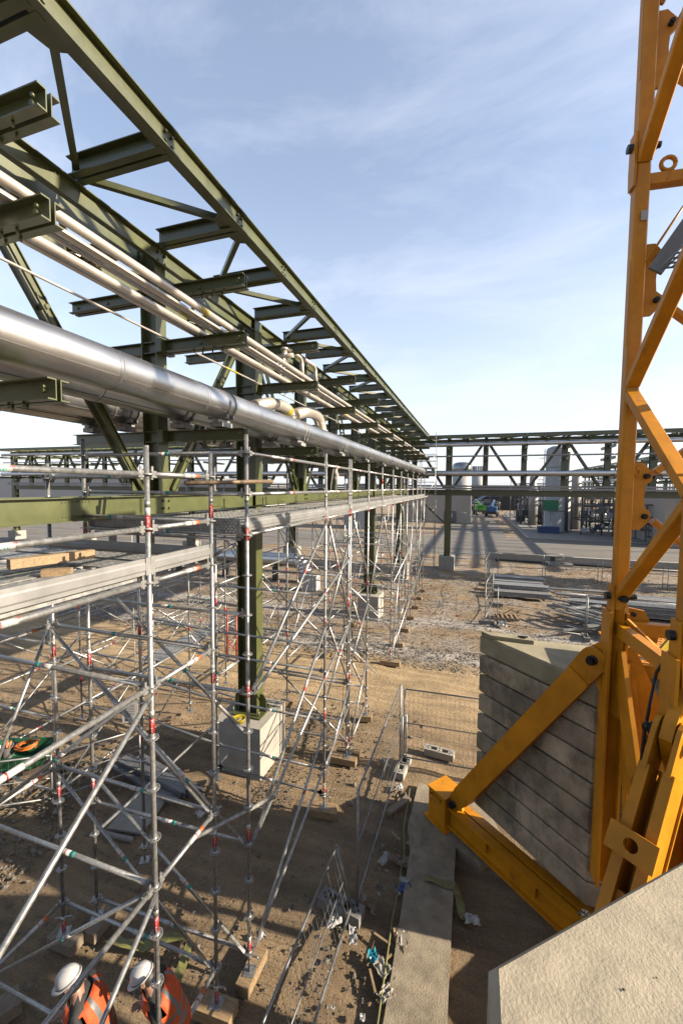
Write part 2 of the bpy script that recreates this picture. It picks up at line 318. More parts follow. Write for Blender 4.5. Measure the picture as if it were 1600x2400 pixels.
# ------------------------------------------------------------------ the setting
def ground():
    # one sheet to the horizon; the part near the camera is finely divided and gently uneven
    xs = list(np.arange(-24, 14.01, .25)); ys = list(np.arange(1, 40.01, .25))
    xs = [-600, -250, -120, -60, -36] + xs + [22, 40, 80, 180, 600]; ys = [-120, -40, -12] + ys + [50, 70, 110, 200, 420, 900]
    def h(x, y):
        if not (-24 < x < 13.5 and 1.5 < y < 39): return -0.02
        e = min(1, (x+24)/4, (13.5-x)/2, (39-y)/4)
        v = .035*sin(x*1.3+y*.7)*sin(y*1.1-x*.4) + .025*sin(x*3.1+1.7)*sin(y*2.7+.6*x) + .018*sin(5.3*x+2*y)*sin(4.1*y-x)
        return -.02 + e*(v - .05)
    vs = [(x, y, h(x, y)) for y in ys for x in xs]; n = len(xs)
    b = MB(); b.add(vs, [(j*n+i, j*n+i+1, (j+1)*n+i+1, (j+1)*n+i) for j in range(len(ys)-1) for i in range(n-1)], True)
    struct('ground', b, 'ground')
ground()
b = MB(); b.box((0, 48.6, -.012), (260, 16.0, .02)); b.box((-.2, 90, -.013), (9.0, 67, .02)); b.box((-60, 29, -.014), (66, 22, .02)); struct('road', b, 'asphalt')
b = MB()
for y in (42.3, 52.8): b.box((-20, y, .002), (200, .14, .006))
for y in (26.5, 36.5): b.box((-60, y, .003), (60, .16, .006))
struct('road_line', b, 'line')
b = MB(); b.prism([(6.5, 57), (60, 57), (60, 120), (9.2, 120), (7.2, 105)], -.02, .13); struct('plant_pavement', b, 'padc')
b = MB(); b.box((22, 56.86, .07), (31, .2, .15)); b.box((6.85, 80, .08), (.22, 46, .18)); struct('kerb', b, 'conc')
# concrete strip footing of the crane
b = MB(); b.prism([(-.86, 0), (-.80, 3), (-.13, 3), (-.13, 7.25), (.5, 7.2), (.55, 8.3), (-.95, 8.6), (-1.0, 7.3), (-.90, 6.8)][:1]+[(-.12, 0), (-.13, 3), (-.13, 7.2), (.3, 7.0), (.75, 7.6), (.3, 8.6), (-.97, 8.6), (-1.02, 7.4), (-.90, 6.9), (-.86, 5)], -.3, .06); struct('footing_strip', b, 'concfoot')
# loose stones
def stones(n, box, smin, smax, seed):
    g = np.random.default_rng(seed); base = np.array([(1, 0, 0), (-1, 0, 0), (0, 1, 0), (0, -1, 0), (0, 0, 1), (0, 0, -1)], float)
    F = np.array([(0, 2, 4), (2, 1, 4), (1, 3, 4), (3, 0, 4), (2, 0, 5), (1, 2, 5), (3, 1, 5), (0, 3, 5)])
    x = g.uniform(box[0], box[1], n); y = box[2]+(box[3]-box[2])*g.random(n)
    sz = smin*(smax/smin)**(g.random(n)**1.8)
    jit = 1+.5*(g.random((n, 6, 3))-.5); a = g.uniform(0, 6.28, n); ca, sa = np.cos(a), np.sin(a)
    V = base[None]*jit*sz[:, None, None]*np.array([1.15, .85, .55])
    V += g.normal(0, .12, (n, 6, 3))*sz[:, None, None]
    X = V[..., 0]*ca[:, None]-V[..., 1]*sa[:, None]+x[:, None]; Y = V[..., 0]*sa[:, None]+V[..., 1]*ca[:, None]+y[:, None]; Z = V[..., 2]+sz[:, None]*.15-.04
    return np.stack([X, Y, Z], -1).reshape(-1, 3), (F[None]+6*np.arange(n)[:, None, None]).reshape(-1, 3)
def stone_field():
    Vs, Fs, o = [], [], 0
    for args in ((6500, (-14, -.9, 2.5, 11.5), .008, .035, 1), (260, (-13, -1, 3, 11.5), .03, .075, 2), (7000, (-20, 3, 14.6, 16.6), .02, .055, 3), (9000, (-18, 3, 16.5, 31), .02, .06, 4),
                 (1600, (-11.5, -7, 4.2, 7.2), .02, .06, 5), (1800, (-6.5, -3.2, 8.6, 11), .008, .035, 6), (500, (-4.3, -3.5, 7.1, 8.6), .008, .03, 7), (2500, (-6, -1, 2.6, 7.5), .005, .018, 10), (5000, (3, 13, 17, 39), .02, .06, 8), (500, (-.1, 2.6, 2.5, 6.5), .008, .03, 9)):
        v, f = stones(*args); Vs.append(v); Fs.append(f+o); o += len(v)
    V = np.concatenate(Vs); F = np.concatenate(Fs)
    me = bpy.data.meshes.new('loose_gravel'); me.from_pydata(V.tolist(), [], F.tolist()); me.materials.append(M['stone']); me.update()
    ob = bpy.data.objects.new('loose_gravel', me); COL.objects.link(ob); tag(ob, kind='stuff')
stone_field()

# ------------------------------------------------------------------ pipe racks
def bolts(b, pts, nrm, r=.016, l=.02):
    for p in pts: b.tube(Vector(p), Vector(p)+Vector(nrm)*l, r, 6)
def make_rack(root, T, s0, ns, cols, p, near_bolts=False, floor_z=1.14, pw=.22, dw=.10, cf=1.0, cz=6.19):
    """T(a, s, z) maps across / along / up to the world; posts at s0 + k*p"""
    ax = (Vector(T(1, 0, 0))-Vector(T(0, 0, 0))).normalized(); al = (Vector(T(0, 1, 0))-Vector(T(0, 0, 0))).normalized(); up = Vector((0, 0, 1))
    se = s0+p*(ns-1); O0 = Vector(T(0, s0, 0)); sh = {}
    def shared(key, fn, name, s, label=None):
        if key not in sh:
            b = MB(); fn(b); sh[key] = b.mesh(name, 'green', O0)
        return inst(name, sh[key], root, O0+al*(s-s0))
    A = lambda a, ds, z: T(a, s0+ds, z)
    # chords: channels each side of the posts, in lengths of four bays
    k = 0
    while k < ns-1:
        k2 = min(ns-1, k+4); sa, sb = s0+p*k-(.3 if k == 0 else 0), s0+p*k2+(.3 if k2 == ns-1 else 0)
        for side in (1, -1):
            for nm, z, h in (('bottom_chord', cz, .30), ('top_chord', 10.05, .26)):
                b = MB(); sd = side if (ax.cross(up)).dot(al) > 0 else -side
                b.sweep(T(side*.165, sa+.004, z), T(side*.165, sb-.004, z), P_C(h*cf, .085, 0, sd))
                if side == 1 and near_bolts:
                    for j in range(k, k2+1):
                        s = s0+p*j; bolts(b, [T(.165, s+ds, z+dz) for ds in (-.07, .07) for dz in (-.06, .06)], ax, .020, .045)
                    for j in range(k, k2):
                        s = s0+p*j+p/2-.3
                        bolts(b, [T(.174, s+i*.045, z+dz) for i in range(9) for dz in (-.09, .09)], ax, .010, .012)
                part(nm, b, 'green', root)
        for side in (1, -1):
            b = MB(); b.sweep(T(side*1.56, sa+.004, 10.36), T(side*1.56, sb-.004, 10.36), P_I(.27, .15))
            if near_bolts:
                for j in range(2*k, 2*k2+1):
                    s = s0+p*j/2; bolts(b, [T(side*1.575, s+ds, 10.36+dz) for ds in (-.05, .05) for dz in (-.05, .05)], ax*side, .016, .03)
            part('edge_beam', b, 'green', root)
        k = k2
    def post(b): b.sweep(A(0, 0, 6.06), A(0, 0, 10.17), [[(y, x) for x, y in P_I(.30, pw, .018, .012)[0]][::-1]], up=al)
    def cross(side):
        def f(b):
            b.sweep(A(side*.165, 0, 10.33), A(side*1.55, 0, 10.33), P_CC(.22, .085, .03))
        return f
    def bracket(z):
        def f(b):
            b.sweep(A(-1.68, 0, z), A(1.68, 0, z), P_CC(.175, .075, .034))
            for a in (-1.55, -.9, .9, 1.55): b.tube(A(a, -.05, z), A(a, .05, z), .022, 6)
            bolts(b, [A(.8+.09*i, (-.045, .045)[i % 2], z-.085) for i in range(7)], (0, 0, -1), .012, .045)
            bolts(b, [A(1.6, -.06, z+.02)], -al, .016, .02)
            b.box(A(.22, 0, z), (.012+.1*abs(ax.x)+.3*abs(al.x), .012+.1*abs(ax.y)+.3*abs(al.y), .2))
        return f
    def diag(sg):
        def f(b):
            for o in (-.05, .05):
                b.sweep(A(o, sg*.32, 6.42), A(o, sg*(p-.22), 9.93), P_C(dw, .035, 0, 1 if o > 0 else -1), up=al)
            for q in (.15, .38, .62, .85):
                c = Vector(A(0, sg*(.32+q*(p-.54)), 6.42+q*3.51)); b.tube(c-ax*.1, c+ax*.1, .028, 6)
        return f
    def gusset(b):
        b.plate([A(0, -.5, 6.35), A(0, .5, 6.35), A(0, .5, 6.55), A(0, .28, 6.75), A(0, -.28, 6.75), A(0, -.5, 6.55)], ax, .016)
    def brace(sg, side):
        def f(b):
            b.sweep(A(side*.25, sg*(p/2-.08), 10.27), A(side*1.5, sg*.12, 10.27), P_L(.075))
            b.plate([A(side*1.3, sg*.08, 10.25), A(side*1.5, sg*.08, 10.25), A(side*1.5, sg*.36, 10.25), A(side*1.36, sg*.30, 10.25)], up, .012)
        return f
    for i in range(ns):
        s = s0+p*i
        if not any(abs(c-s) < .2 for c in cols): shared('post', post, 'post', s)
        for z in (9.49, 8.67, 7.27): shared(('br', z), bracket(z), 'bracket', s)
        for side in (1, -1):
            shared(('cr', side), cross(side), 'cross_beam', s)
            if i < ns-1: shared(('cr', side), cross(side), 'cross_beam', s+p/2)
            if i < ns-1: shared(('bc', 1, side), brace(1, side), 'plan_brace', s)
            if i > 0: shared(('bc', -1, side), brace(-1, side), 'plan_brace', s)
        if i % 2 == 0:
            shared('gus', gusset, 'gusset_plate', s)
            if i > 0: shared(('dg', -1), diag(-1), 'diagonal', s)
            if i < ns-1: shared(('dg', 1), diag(1), 'diagonal', s)
    for c in cols:
        b = MB(); b.sweep(T(0, c, floor_z), T(0, c, 10.17), [[(y, x) for x, y in P_I(.50, max(.30, pw*1.25), .022, .016)[0]][::-1]], up=al)
        e1 = Vector(T(0, c, floor_z)); X = ax*.42; Y = al*.32
        b.plate([e1-X-Y+up*.016, e1+X-Y+up*.016, e1+X+Y+up*.016, e1-X+Y+up*.016], up, .03)
        for sd in (-1, 1):
            b.plate([e1+ax*.25*sd+up*.03, e1+ax*.42*sd+up*.03, e1+ax*.42*sd+up*.30, e1+ax*.36*sd+up*.42, e1+ax*.25*sd+up*.45], al, .02)
            for sy in (-1, 1): b.tube(e1+ax*.34*sd+al*.22*sy, e1+ax*.34*sd+al*.22*sy+up*.14, .022, 6)
        part('column', b, 'green', root)

rack1 = thing('pipe_rack', 'long olive green steel pipe rack on columns running away down the left side', 'pipe rack', (-4.93, 5.4, 0))
make_rack(rack1, lambda a, s, z: (-4.93+a, s, z), 5.4-2.9*2, 12, (-.4, 8.3, 19.9, 28.6), 2.9, True)
rack2 = thing('pipe_rack', 'olive green pipe rack crossing the site in the background behind the tower crane', 'pipe rack', (-1.92, 33.8, 0))
make_rack(rack2, lambda a, s, z: (s, 33.8-a, z), -1.92-2.75*18, 31, tuple(-1.92+2.75*k for k in (-18, -14, -9, -5, 0, 8, 12)), 2.75, False, 1.0, .38, .20, 1.5, 6.10)
b = MB(); b.bar((-1.92, 33.8, 3.4), (-6.0, 33.8, 7.2), .12, .16); part('knee_brace', b, 'green', rack2)
rack3 = thing('pipe_rack', 'distant green pipe rack receding behind the mast at the right edge', 'pipe rack', (21, 62, 0))
for a in (-1.5, 1.5):
    b = MB(); b.sweep((21+a, 37, 10.2), (21+a, 95, 10.2), P_I(.3, .16)); part('edge_beam', b, 'green', rack3)
for a in (-.2, .2):
    b = MB(); b.sweep((21+a, 37, 6.2), (21+a, 95, 6.2), P_I(.3, .12)); part('bottom_chord', b, 'green', rack3)
for i in range(20):
    y = 38+3*i
    for z in (10.0, 8.8, 7.4):
        b = MB(); b.bar((19.4, y, z), (22.6, y, z), .15, .18); part('bracket', b, 'green', rack3)
    b = MB(); b.bar((21, y, 0 if i % 4 == 0 else 6), (21, y, 10), .22, .22); part('column' if i % 4 == 0 else 'post', b, 'green', rack3)
for nm, x, z, r in (('cladded_pipe', 20.2, 7.8, .22), ('cladded_pipe', 21.8, 9.1, .16)):
    b = MB(); b.tube((x, 37, z), (x, 95, z), r, 14); solo(nm, b, 'alu', 'shiny pipe on the distant receding rack, '+('lower and thicker one' if r > .2 else 'upper and thinner one'), 'pipe', (x, 37, z))

def plinth(x, y, z, dx, dy, label):
    b = MB(); c = .02
    b.box((x, y, z/2-.05), (dx, dy, z+.1-.0))
    for sx in (-1, 1): b.box((x+sx*(dx/2+.001), y+.1, z/2), (.004, .012, z*.96))
    return solo('concrete_plinth', b, 'conc', label, 'plinth', (x, y, 0), 'concrete plinths under the rack columns')
plinth(-4.93, 8.3, 1.13, 1.2, 1.25, 'nearest square concrete plinth, with the yellow tub standing on it')
plinth(-4.93, -.4, 1.13, 1.2, 1.25, 'concrete plinth under the near end of the long green rack, beside the camera')
plinth(-4.8, 19.75, 1.13, 1.05, 1.2, 'second square concrete plinth along the long green rack')
plinth(-4.8, 28.5, 1.13, 1.15, 1.2, 'farthest concrete plinth of the long green rack, among scaffold posts')
plinth(-1.92, 33.75, .99, 1.2, 1.25, 'concrete plinth under the column at the corner where the crossing rack starts')
plinth(20.08, 33.8, .99, 1.2, 1.25, 'concrete plinth under the crossing rack beside the pale building')
for i, k in enumerate((-18, -14, -9, -5)): plinth(-1.92+2.75*k, 33.8, .99, 1.2, 1.25, 'concrete plinth of the crossing rack far to the left, '+('first', 'second', 'third', 'fourth')[i]+' from the far left')

# ------------------------------------------------------------------ pipes on the racks
def cladded(x, z, r, y0, y1, label, bands, seg=1.45, seam=-.5):
    t = thing('cladded_pipe', label, 'pipe', (x, y0, z-r), 'big aluminium clad pipes on the long rack')
    y = y0; i = 0
    while y < y1-.01:
        ye = min(y+seg, y1); b = MB(); n = 40
        b.tube((x, y+.02, z), (x, ye, z), r, n, caps=False); b.tube((x, y, z), (x, y+.035, z), r+.003, n, caps=False)
        for rr_, dd in ((r+.003, 0), (r+.003, .035)):
            o_ = [(x+q*cos(2*pi*j/n), y+dd, z+q*sin(2*pi*j/n)) for q in (rr_, r-.002) for j in range(n)]; b.add(o_, [(j, (j+1) % n, n+(j+1) % n, n+j) for j in range(n)])
        b.mi = 1; b.tube((x, y+.036, z), (x, y+.052, z), r+.0012, n, caps=False)
        a = seam+random.uniform(-.04, .04)
        b.bar((x+(r+.002)*cos(a), y+.03, z+(r+.002)*sin(a)), (x+(r+.002)*cos(a), ye, z+(r+.002)*sin(a)),   .010, .004, up=(cos(a), 0, sin(a)))
        part('cladding_sheet', b, ['alu', 'midst'], t); y = ye; i += 1
    for yb in bands:
        for d in (-.075, .075):
            b = MB(); n = 28; vs = []
            for rr, dy in ((r+.002, -.014), (r+.012, -.014), (r+.012, .014), (r+.002, .014)):
                for j in range(n): a = 2*pi*j/n; vs.append((x+rr*cos(a), yb+d+dy, z+rr*sin(a)))
            b.add(vs, [(q*n+j, (q+1)*n+j, (q+1)*n+(j+1) % n, q*n+(j+1) % n) for q in range(3) for j in range(n)], True)
            for sx in (-1, 1): b.box((x+sx*(r+.02)*cos(.9), yb+d, z-(r+.02)*sin(.9)), (.05, .03, .06))
            part('clamp_band', b, 'galvdull', t)
        b = MB(); b.box((x, yb, z-r-.03), (.10, .30, .05)); b.box((x, yb, z-r-.085), (.22, .26, .07)); part('pipe_shoe', b, 'galvdull', t)
    return t
posts = [5.4+2.9*k for k in range(-2, 10)]
mainp = cladded(-3.69, 7.72, .215, -1, 32.6, 'thick shiny aluminium clad pipe nearest the camera, on the lowest right hand brackets', posts[2:])
cladded(-4.42, 7.72, .205, -1, 32.0, 'aluminium clad pipe tucked between the nearest thick pipe and the rack posts', posts[2:], 1.6, -.9)
cladded(-5.55, 7.74, .225, -1, 32.0, 'aluminium clad pipe just beyond the rack posts, seen from below', posts[1:], 1.5, -.7)
cladded(-6.22, 7.74, .235, -1, 32.0, 'aluminium clad pipe on the far left bracket tips', posts[1:], 1.5, -.8)
b = MB(); b.path([(-3.75, 8.02, 7.93), (-3.75, 8.02, 8.0), (-3.62, 8.02, 8.0), (-3.62, 8.02, 7.93)], .008, 6); part('wire_handle', b, 'galv', mainp)
for i, (x, z, r, lab) in enumerate(((-3.47, 8.815, .047, 'outermost bare steel pipe lying on the middle brackets'), (-3.66, 8.81, .042, 'second bare steel pipe from the bracket tips'), (-3.76, 8.79, .022, 'thin bare steel pipe between two thicker ones on the middle brackets'),
                         (-4.0, 8.815, .047, 'bare steel pipe of the inner pair, nearer the bracket tips'), (-4.11, 8.80, .030, 'slimmer bare steel pipe of the inner pair on the middle brackets'), (-4.62, 8.785, .017, 'thin conduit with a yellow marker beside the rack posts'))):
    t = thing('steel_pipe', lab, 'pipe', (x, -1, z), 'small bare steel pipes on the middle brackets')
    b = MB(); y = -1.0
    while y < 32:
        ye = min(32.4, y+5.8); b.tube((x, y, z), (x, ye-.006, z), r, 14 if r > .03 else 8, caps=False); b.tube((x, ye-.02, z), (x, ye, z), r*1.04, 12); y = ye
    part('tube', b, 'inox', t)
    for y in ((6.9,) if i == 5 else (4.6, 13.2, 17) if i in (0, 2) else (12.6, 18) if i in (3, 1) else ()):
        b = MB(); b.tube((x, y, z), (x, y+(.45 if i == 5 else .18), z), r+.0015, 10); part('yellow_marker', b, 'yellowp', t)
# vent loops above the small pipes, and the two big bends beyond the thick pipe
for k, (x, y) in enumerate(((-3.82, 8.8), (-3.76, 9.5))):
    b = MB(); R = .14
    pts = [(x-.05, y-.62, 9.44)] + [(x-.03, y-.12+R*sin(a), 9.30+R*cos(a)) for a in np.linspace(0, pi/2, 7)] + [(x, y+.02, 8.88)]
    b.path(pts, .045, 12); b.tube((x, y+.02, 8.86), (x, y+.02, 8.90), .075, 12)
    solo('vent_pipe', b, 'inox', 'bent steel vent pipe rising from the small pipes, '+('left' if k == 0 else 'right')+' of two', 'pipe', (x, y, 8.86), 'bent vent pipes')
b = MB(); b.tube((-3.95, 8.12, 9.22), (-3.95, 8.12, 9.42), .06, 12); b.tube((-3.95, 8.0, 9.2), (-3.95, 8.24, 9.2), .045, 10); b.tube((-4.1, 8.12, 9.30), (-3.75, 8.12, 9.30), .05, 10); b.tube((-3.95, 8.12, 9.42), (-3.95, 8.12, 9.47), .08, 12); b.tube((-4.05, 8.12, 9.25), (-4.05, 8.12, 8.85), .03, 8)
solo('valve', b, 'inox', 'steel valve with a round top beside the bent vent pipes', 'valve', (-3.95, 8.12, 9.1))
for k, (x, y, r) in enumerate(((-4.28, 9.3, .13), (-4.2, 11.05, .15))):
    t = thing('pipe_bend', 'big bare steel pipe bend behind the thick clad pipe, '+('with a yellow taped bend' if k == 0 else 'farther of two'), 'pipe', (x, y, 7.7), 'big steel pipe bends')
    R = .55; zt = 8.36+.12*k; b = MB()
    pts = [(x, y-1.9, zt-.25), (x, y-1.25, zt-.06), (x, y-R-.2, zt)] + [(x, y-R+R*sin(a), zt-R+R*cos(a)) for a in np.linspace(.1, pi/2, 10)] + [(x, y, 7.55)]
    b.path(pts, r, 20); part('bend', b, 'inox', t)
    b = MB(); b.tube((x, y, 7.78), (x, y, 7.85), r+.004, 20); part('yellow_tape', b, 'yellowp', t)
    if k == 0:
        b = MB(); b.path([(x, y-R+R*sin(a), zt-R+R*cos(a)) for a in np.linspace(.25, .5, 4)], r+.004, 20); part('yellow_tape', b, 'yellowp', t)
# pipes on the crossing rack
for (z, y, r, m, lab) in ((9.78, 32.55, .16, 'alu', 'highest clad pipe along the crossing rack'), (7.60, 32.45, .205, 'alu', 'thick clad pipe halfway up the crossing rack'), (8.90, 32.6, .06, 'galv', 'thin grey pipe between the two clad pipes of the crossing rack'), (7.63, 33.3, .2, 'alu', 'clad pipe behind the thick one on the crossing rack'), (7.62, 34.8, .2, 'alu', 'clad pipe on the far side of the crossing rack')):
    t = thing('rack_pipe', lab, 'pipe', (-55, y, z), 'pipes on the crossing rack'); x = -51.4
    while x < 30:
        b = MB(); b.tube((x, y, z), (x+5.49, y, z), r, 18, caps=False); b.tube((x, y, z), (x+.05, y, z), r*1.03, 18); part('pipe_length', b, m, t); x += 5.5
t = thing('cable_tray', 'grey cable tray low along the crossing rack', 'cable tray', (-51, 32.9, 6.4))
for z in (6.43, 6.62):
    b = MB(); b.box((-10, 32.9, z), (82, .3, .14)); part('tray', b, 'galvdull', t)
# ------------------------------------------------------------------ scaffolds
def rosette_mesh():
    b = MB(); n = 16
    b.lathe((0, 0, 0), [(.050, -.005), (.062, -.005), (.062, .005), (.050, .005)], n)
    b.f = [f for f in b.f if len(f) == 4]; b.m = b.m[:len(b.f)]; b.sm = [False]*len(b.f)
    b.lathe((0, 0, 0), [(.024, -.012), (.033, -.006), (.033, .006), (.024, .012)], 10)
    for i in range(8):
        a = pi/4*i; c, s = cos(a), sin(a)
        b.bar((c*.03, s*.03, 0), (c*.052, s*.052, 0), .014 if i % 2 else .026, .009)
    return b.mesh('rosette', 'galv')
def baseplate_mesh():
    b = MB(); b.box((0, 0, .004), (.15, .15, .008)); b.tube((0, 0, .0), (0, 0, .34), .019, 10); b.lathe((0, 0, .2), [(.022, 0), (.035, .01), (.035, .035), (.022, .045)], 10)
    b.bar((-.10, 0, .225), (.10, 0, .225), .018, .018); b.tube((.10, 0, .225), (.12, 0, .19), .012, 6)
    for sx in (-1, 1):
        for sy in (-1, 1): b.tube((sx*.055, sy*.055, .008), (sx*.055, sy*.055, .0095), .011, 8)
    return b.mesh('base_plate', 'galv')
ROS, BASE = rosette_mesh(), baseplate_mesh()
R_T = .0242
def standard(t, x, y, z0, z1, ros=(), bands=(), base=None, fine=True, nseg=10, m='galv'):
    b = MB(); b.tube((x, y, z0), (x, y, z1), R_T, nseg)
    z = z0+2.0
    while z < z1-.3: b.tube((x, y, z), (x, y, z+.06), R_T*1.06, nseg); z += 2.0
    mats = [m]
    if bands:
        mats = [m, 'white', 'red']
        for zb in bands:
            b.mi = 1; b.tube((x, y, zb), (x, y, zb+.07), R_T+.0009, nseg); b.mi = 2; b.tube((x, y, zb-.15), (x, y, zb), R_T+.0011, nseg)
            if fine:      # white print down the red sticker
                b.mi = 1; a0 = atan2(-y, -x)
                for k, (w, dz) in enumerate(((.016, .010), (.005, .012), (.016, .004), (.005, .012), (.016, .010), (.016, .004), (.007, .014))):
                    c = Vector((x+(R_T+.0016)*cos(a0), y+(R_T+.0016)*sin(a0), zb-.018-k*.019)); b.box(c, (.0012, w, dz), a0)
        b.mi = 0
    if not fine:
        for zr in ros: b.lathe((x, y, zr), [(R_T, -.008), (.058, -.005), (.058, .005), (R_T, .008)], 8)
    o = part('standard', b, mats, t)
    if fine:
        for zr in ros: inst('rosette', ROS, o, (x, y, zr), (0, 0, .26))
    if base is not None: inst('base_plate', BASE, o, (x, y, base), (0, 0, .2 if x > -4 else .5))
    return o
def heads(b, p, q, r=R_T):
    p, q = Vector(p), Vector(q); d = (q-p).normalized(); sd = Vector((-d.y, d.x, 0))
    if sd.length < .1: sd = Vector((1, 0, 0))
    sd.normalize()
    for e, w in ((p, d), (q, -d)):
        c = e+w*.075
        b.bar(e+w*.045, e+w*.11, .032, .062); b.bar(c-w*.012+Vector((0, 0, -.05)), c-w*.006+Vector((0, 0, .075)), .008, .024, up=w)
def label_at(b, p, q, c0, ln, tail, r=R_T, n=10):
    """a white sticker with a coloured end band: material slots 1 (white) and 2 (colour)"""
    p, q = Vector(p), Vector(q); d = (q-p).normalized(); c = p+(q-p)*c0
    b.mi = 1; b.tube(c, c+d*ln, r+.0009, n); b.mi = 2; b.tube(c+d*ln, c+d*(ln+.055), r+.0012, n)
    b.mi = 3                                                    # thin red print on the white
    b.tube(c+d*ln*.6, c+d*(ln*.6+.012), r+.0013, n, caps=False)
    b.mi = 0
def ledger(t, p, q, lab=None, m='galv', n=10, name='ledger', hd=True, rev=False, c0=.47):
    b = MB(); p, q = Vector(p), Vector(q); d = (q-p).normalized()
    b.tube(p+d*.10, q-d*.10, R_T*.98, n)
    if hd: heads(b, p, q)
    mats = [m]
    if lab: mats = [m, 'white', lab, 'red']; label_at(b, *((q, p) if rev else (p, q)), c0, .17, lab, n=n)
    return part(name, b, mats, t)
def brace(t, p, q, off=(0, 0, 0), lab=None, n=8, r=.0205, m='galv', c0=.55):
    b = MB(); p, q = Vector(p)+Vector(off), Vector(q)+Vector(off); d = (q-p).normalized()
    b.tube(p+d*.16, q-d*.16, r, n)
    for e, w in ((p, d), (q, -d)): b.bar(e+w*.05, e+w*.17, .010, .042, up=Vector(off) if Vector(off).length > .01 else (0, 0, 1)); b.tube(e+w*.17, e+w*.15, r, n, r2=.012)
    mats = [m]
    if lab: mats = [m, 'white', lab, 'red']; label_at(b, p, q, c0, .14, lab, r=r, n=n)
    return part('brace', b, mats, t)
def coupler_box(b, c, rz=0): b.box(c, (.075, .07, .075), rz); b.tube(Vector(c)+Vector((.03, -.02, .0)), Vector(c)+Vector((.075, -.06, 0)), .010, 6)
def plank(t, p, q, w=.32, th=.065, m='galvdull', name='deck_plank'):
    b = MB(); p, q = Vector(p), Vector(q); d = (q-p).normalized(); sd = d.cross(Vector((0, 0, 1)))
    b.bar(p-Vector((0, 0, .006)), q-Vector((0, 0, .006)), w-.008, .012)
    for s in (-1, 1): b.bar(p+sd*s*(w/2-.008)-Vector((0, 0, th/2)), q+sd*s*(w/2-.008)-Vector((0, 0, th/2)), .012, th)
    ln = (q-p).length; k = max(2, int(ln/.11)); n2 = 4
    for i in range(k):
        for j in range(n2):          # raised studs of the tread
            c = p+d*(ln*(i+.5)/k)+sd*(w*(j-(n2-1)/2)/n2*.85)
            b.box(c+Vector((0, 0, .001)), (.030, .030, .006), atan2(d.y, d.x)+.78)
    for e, wv in ((p, d), (q, -d)):
        for s in (-.3, .3): b.bar(e+sd*w*s-wv*.06-Vector((0, 0, .02)), e+sd*w*s+wv*.02-Vector((0, 0, .02)), .035, .045)
    return part(name, b, m, t)
def toe_board(t, p, q, z, h=.15, m='alu', th=.028):
    b = MB(); p, q = Vector((p[0], p[1], z)), Vector((q[0], q[1], z))
    H = h/2
    b.sweep(p+Vector((0, 0, H)), q+Vector((0, 0, H)), [[(-th/2, -H), (th/2, -H), (th/2, -H+.03), (th*.2, -H+.045), (th*.2, H-.05), (th/2, H-.035), (th/2, H), (-th/2, H), (-th/2, H-.035), (-th*.8, H-.05), (-th*.8, -H+.045), (-th/2, -H+.03)]])
    for e in (p, q): b.box(e+Vector((0, 0, H)), (.05, .05, h*1.08))
    return part('toe_board', b, 'toe', t)
M['toe'] = mat('aluminium toe board', (0.52, 0.52, 0.515), 0.42, 0.35, 0.08, 4)

# --- near tower -------------------------------------------------------------
T1 = thing('scaffold_tower', 'nearest scaffold tower with a planked deck, at the lower left above the two workers', 'scaffold', (-4.1, 2.2, .12), 'system scaffolds')
xa, xp = -2.84, -5.38; ya, yc, yo = 2.99, 3.94, .49
lv = [6.6-.5*n for n in range(13)]
standard(T1, xa, ya, .30, 6.86, lv, (6.22, 4.30, 2.29, .35), .12)
standard(T1, xa, yc, .30, 6.86, lv, (6.28, 4.55-.2, 2.33, .3), .12)
standard(T1, xp, yc, .30, 6.84, [6.58-.5*n for n in range(13)], (6.22, 4.31, 2.3, .3), .12)
standard(T1, xp, ya, .30, 6.84, lv, (6.22, 4.3, 2.3), .12)
standard(T1, xa, yo, .30, 6.84, lv, (4.3,), .12); standard(T1, xp, yo, .30, 6.84, lv, (4.3,), .12)
for z in (6.6, 6.1, 5.6, 4.6, 2.6, .6):
    for x in (xa, xp):
        if x == xa or z in (4.6, 2.6, .6):
            ledger(T1, (x, yo, z), (x, ya, z), 'teal', rev=True, c0=.46)
            ledger(T1, (x, ya, z), (x, yc, z), 'orangest', c0=.52)
    for y in (yo, ya, yc):
        if y == yc or z < 5: ledger(T1, (xp, y, z), (xa, y, z), 'teal', rev=(z > 3), c0=.5)
for y, (za, zb), flip in ((yc, (4.58, 2.6), 0), (yc, (2.58, .6), 0), (ya, (4.6, 2.6), 1), (ya, (2.6, .6), 1)):
    a, c = ((xp, y, za), (xa, y, zb)) if not flip else ((xa, y, za), (xp, y, zb))
    brace(T1, a, c, (0, -.05, 0), 'teal', c0=.42)
for z0_, z1_ in ((4.6, 2.6), (2.6, .6)): brace(T1, (xa, ya, z0_), (xa, yo, z1_), (.05, 0, 0), 'teal', r=.023, c0=.62)
brace(T1, (xp, ya, 4.6), (xp, yo, 2.6), (.05, 0, 0)); brace(T1, (xp, ya, 2.6), (xp, yo, .6), (.05, 0, 0)); brace(T1, (xp, yc, 4.6), (xp, ya, 2.6), (-.05, 0, 0))
for i in range(7): plank(T1, (-5.18+.355*i, .56, 5.69), (-5.18+.355*i, 2.93, 5.69))
for i in range(2): plank(T1, (xp+.1, 3.2+.42*i, 5.69), (xa-.1, 3.2+.42*i, 5.69), .36)
toe_board(T1, (xa+.0, yo), (xa, ya-.03), 5.68); toe_board(T1, (xa, ya+.03), (xa, yc-.03), 5.68, .155); toe_board(T1, (xp, yc), (xa-.03, yc), 5.64)
b = MB(); b.tube((-2.93, 3.62, 6.525), (-2.44, 4.66, 6.56), .0245, 12); part('handrail_tube', b, 'rust', T1)
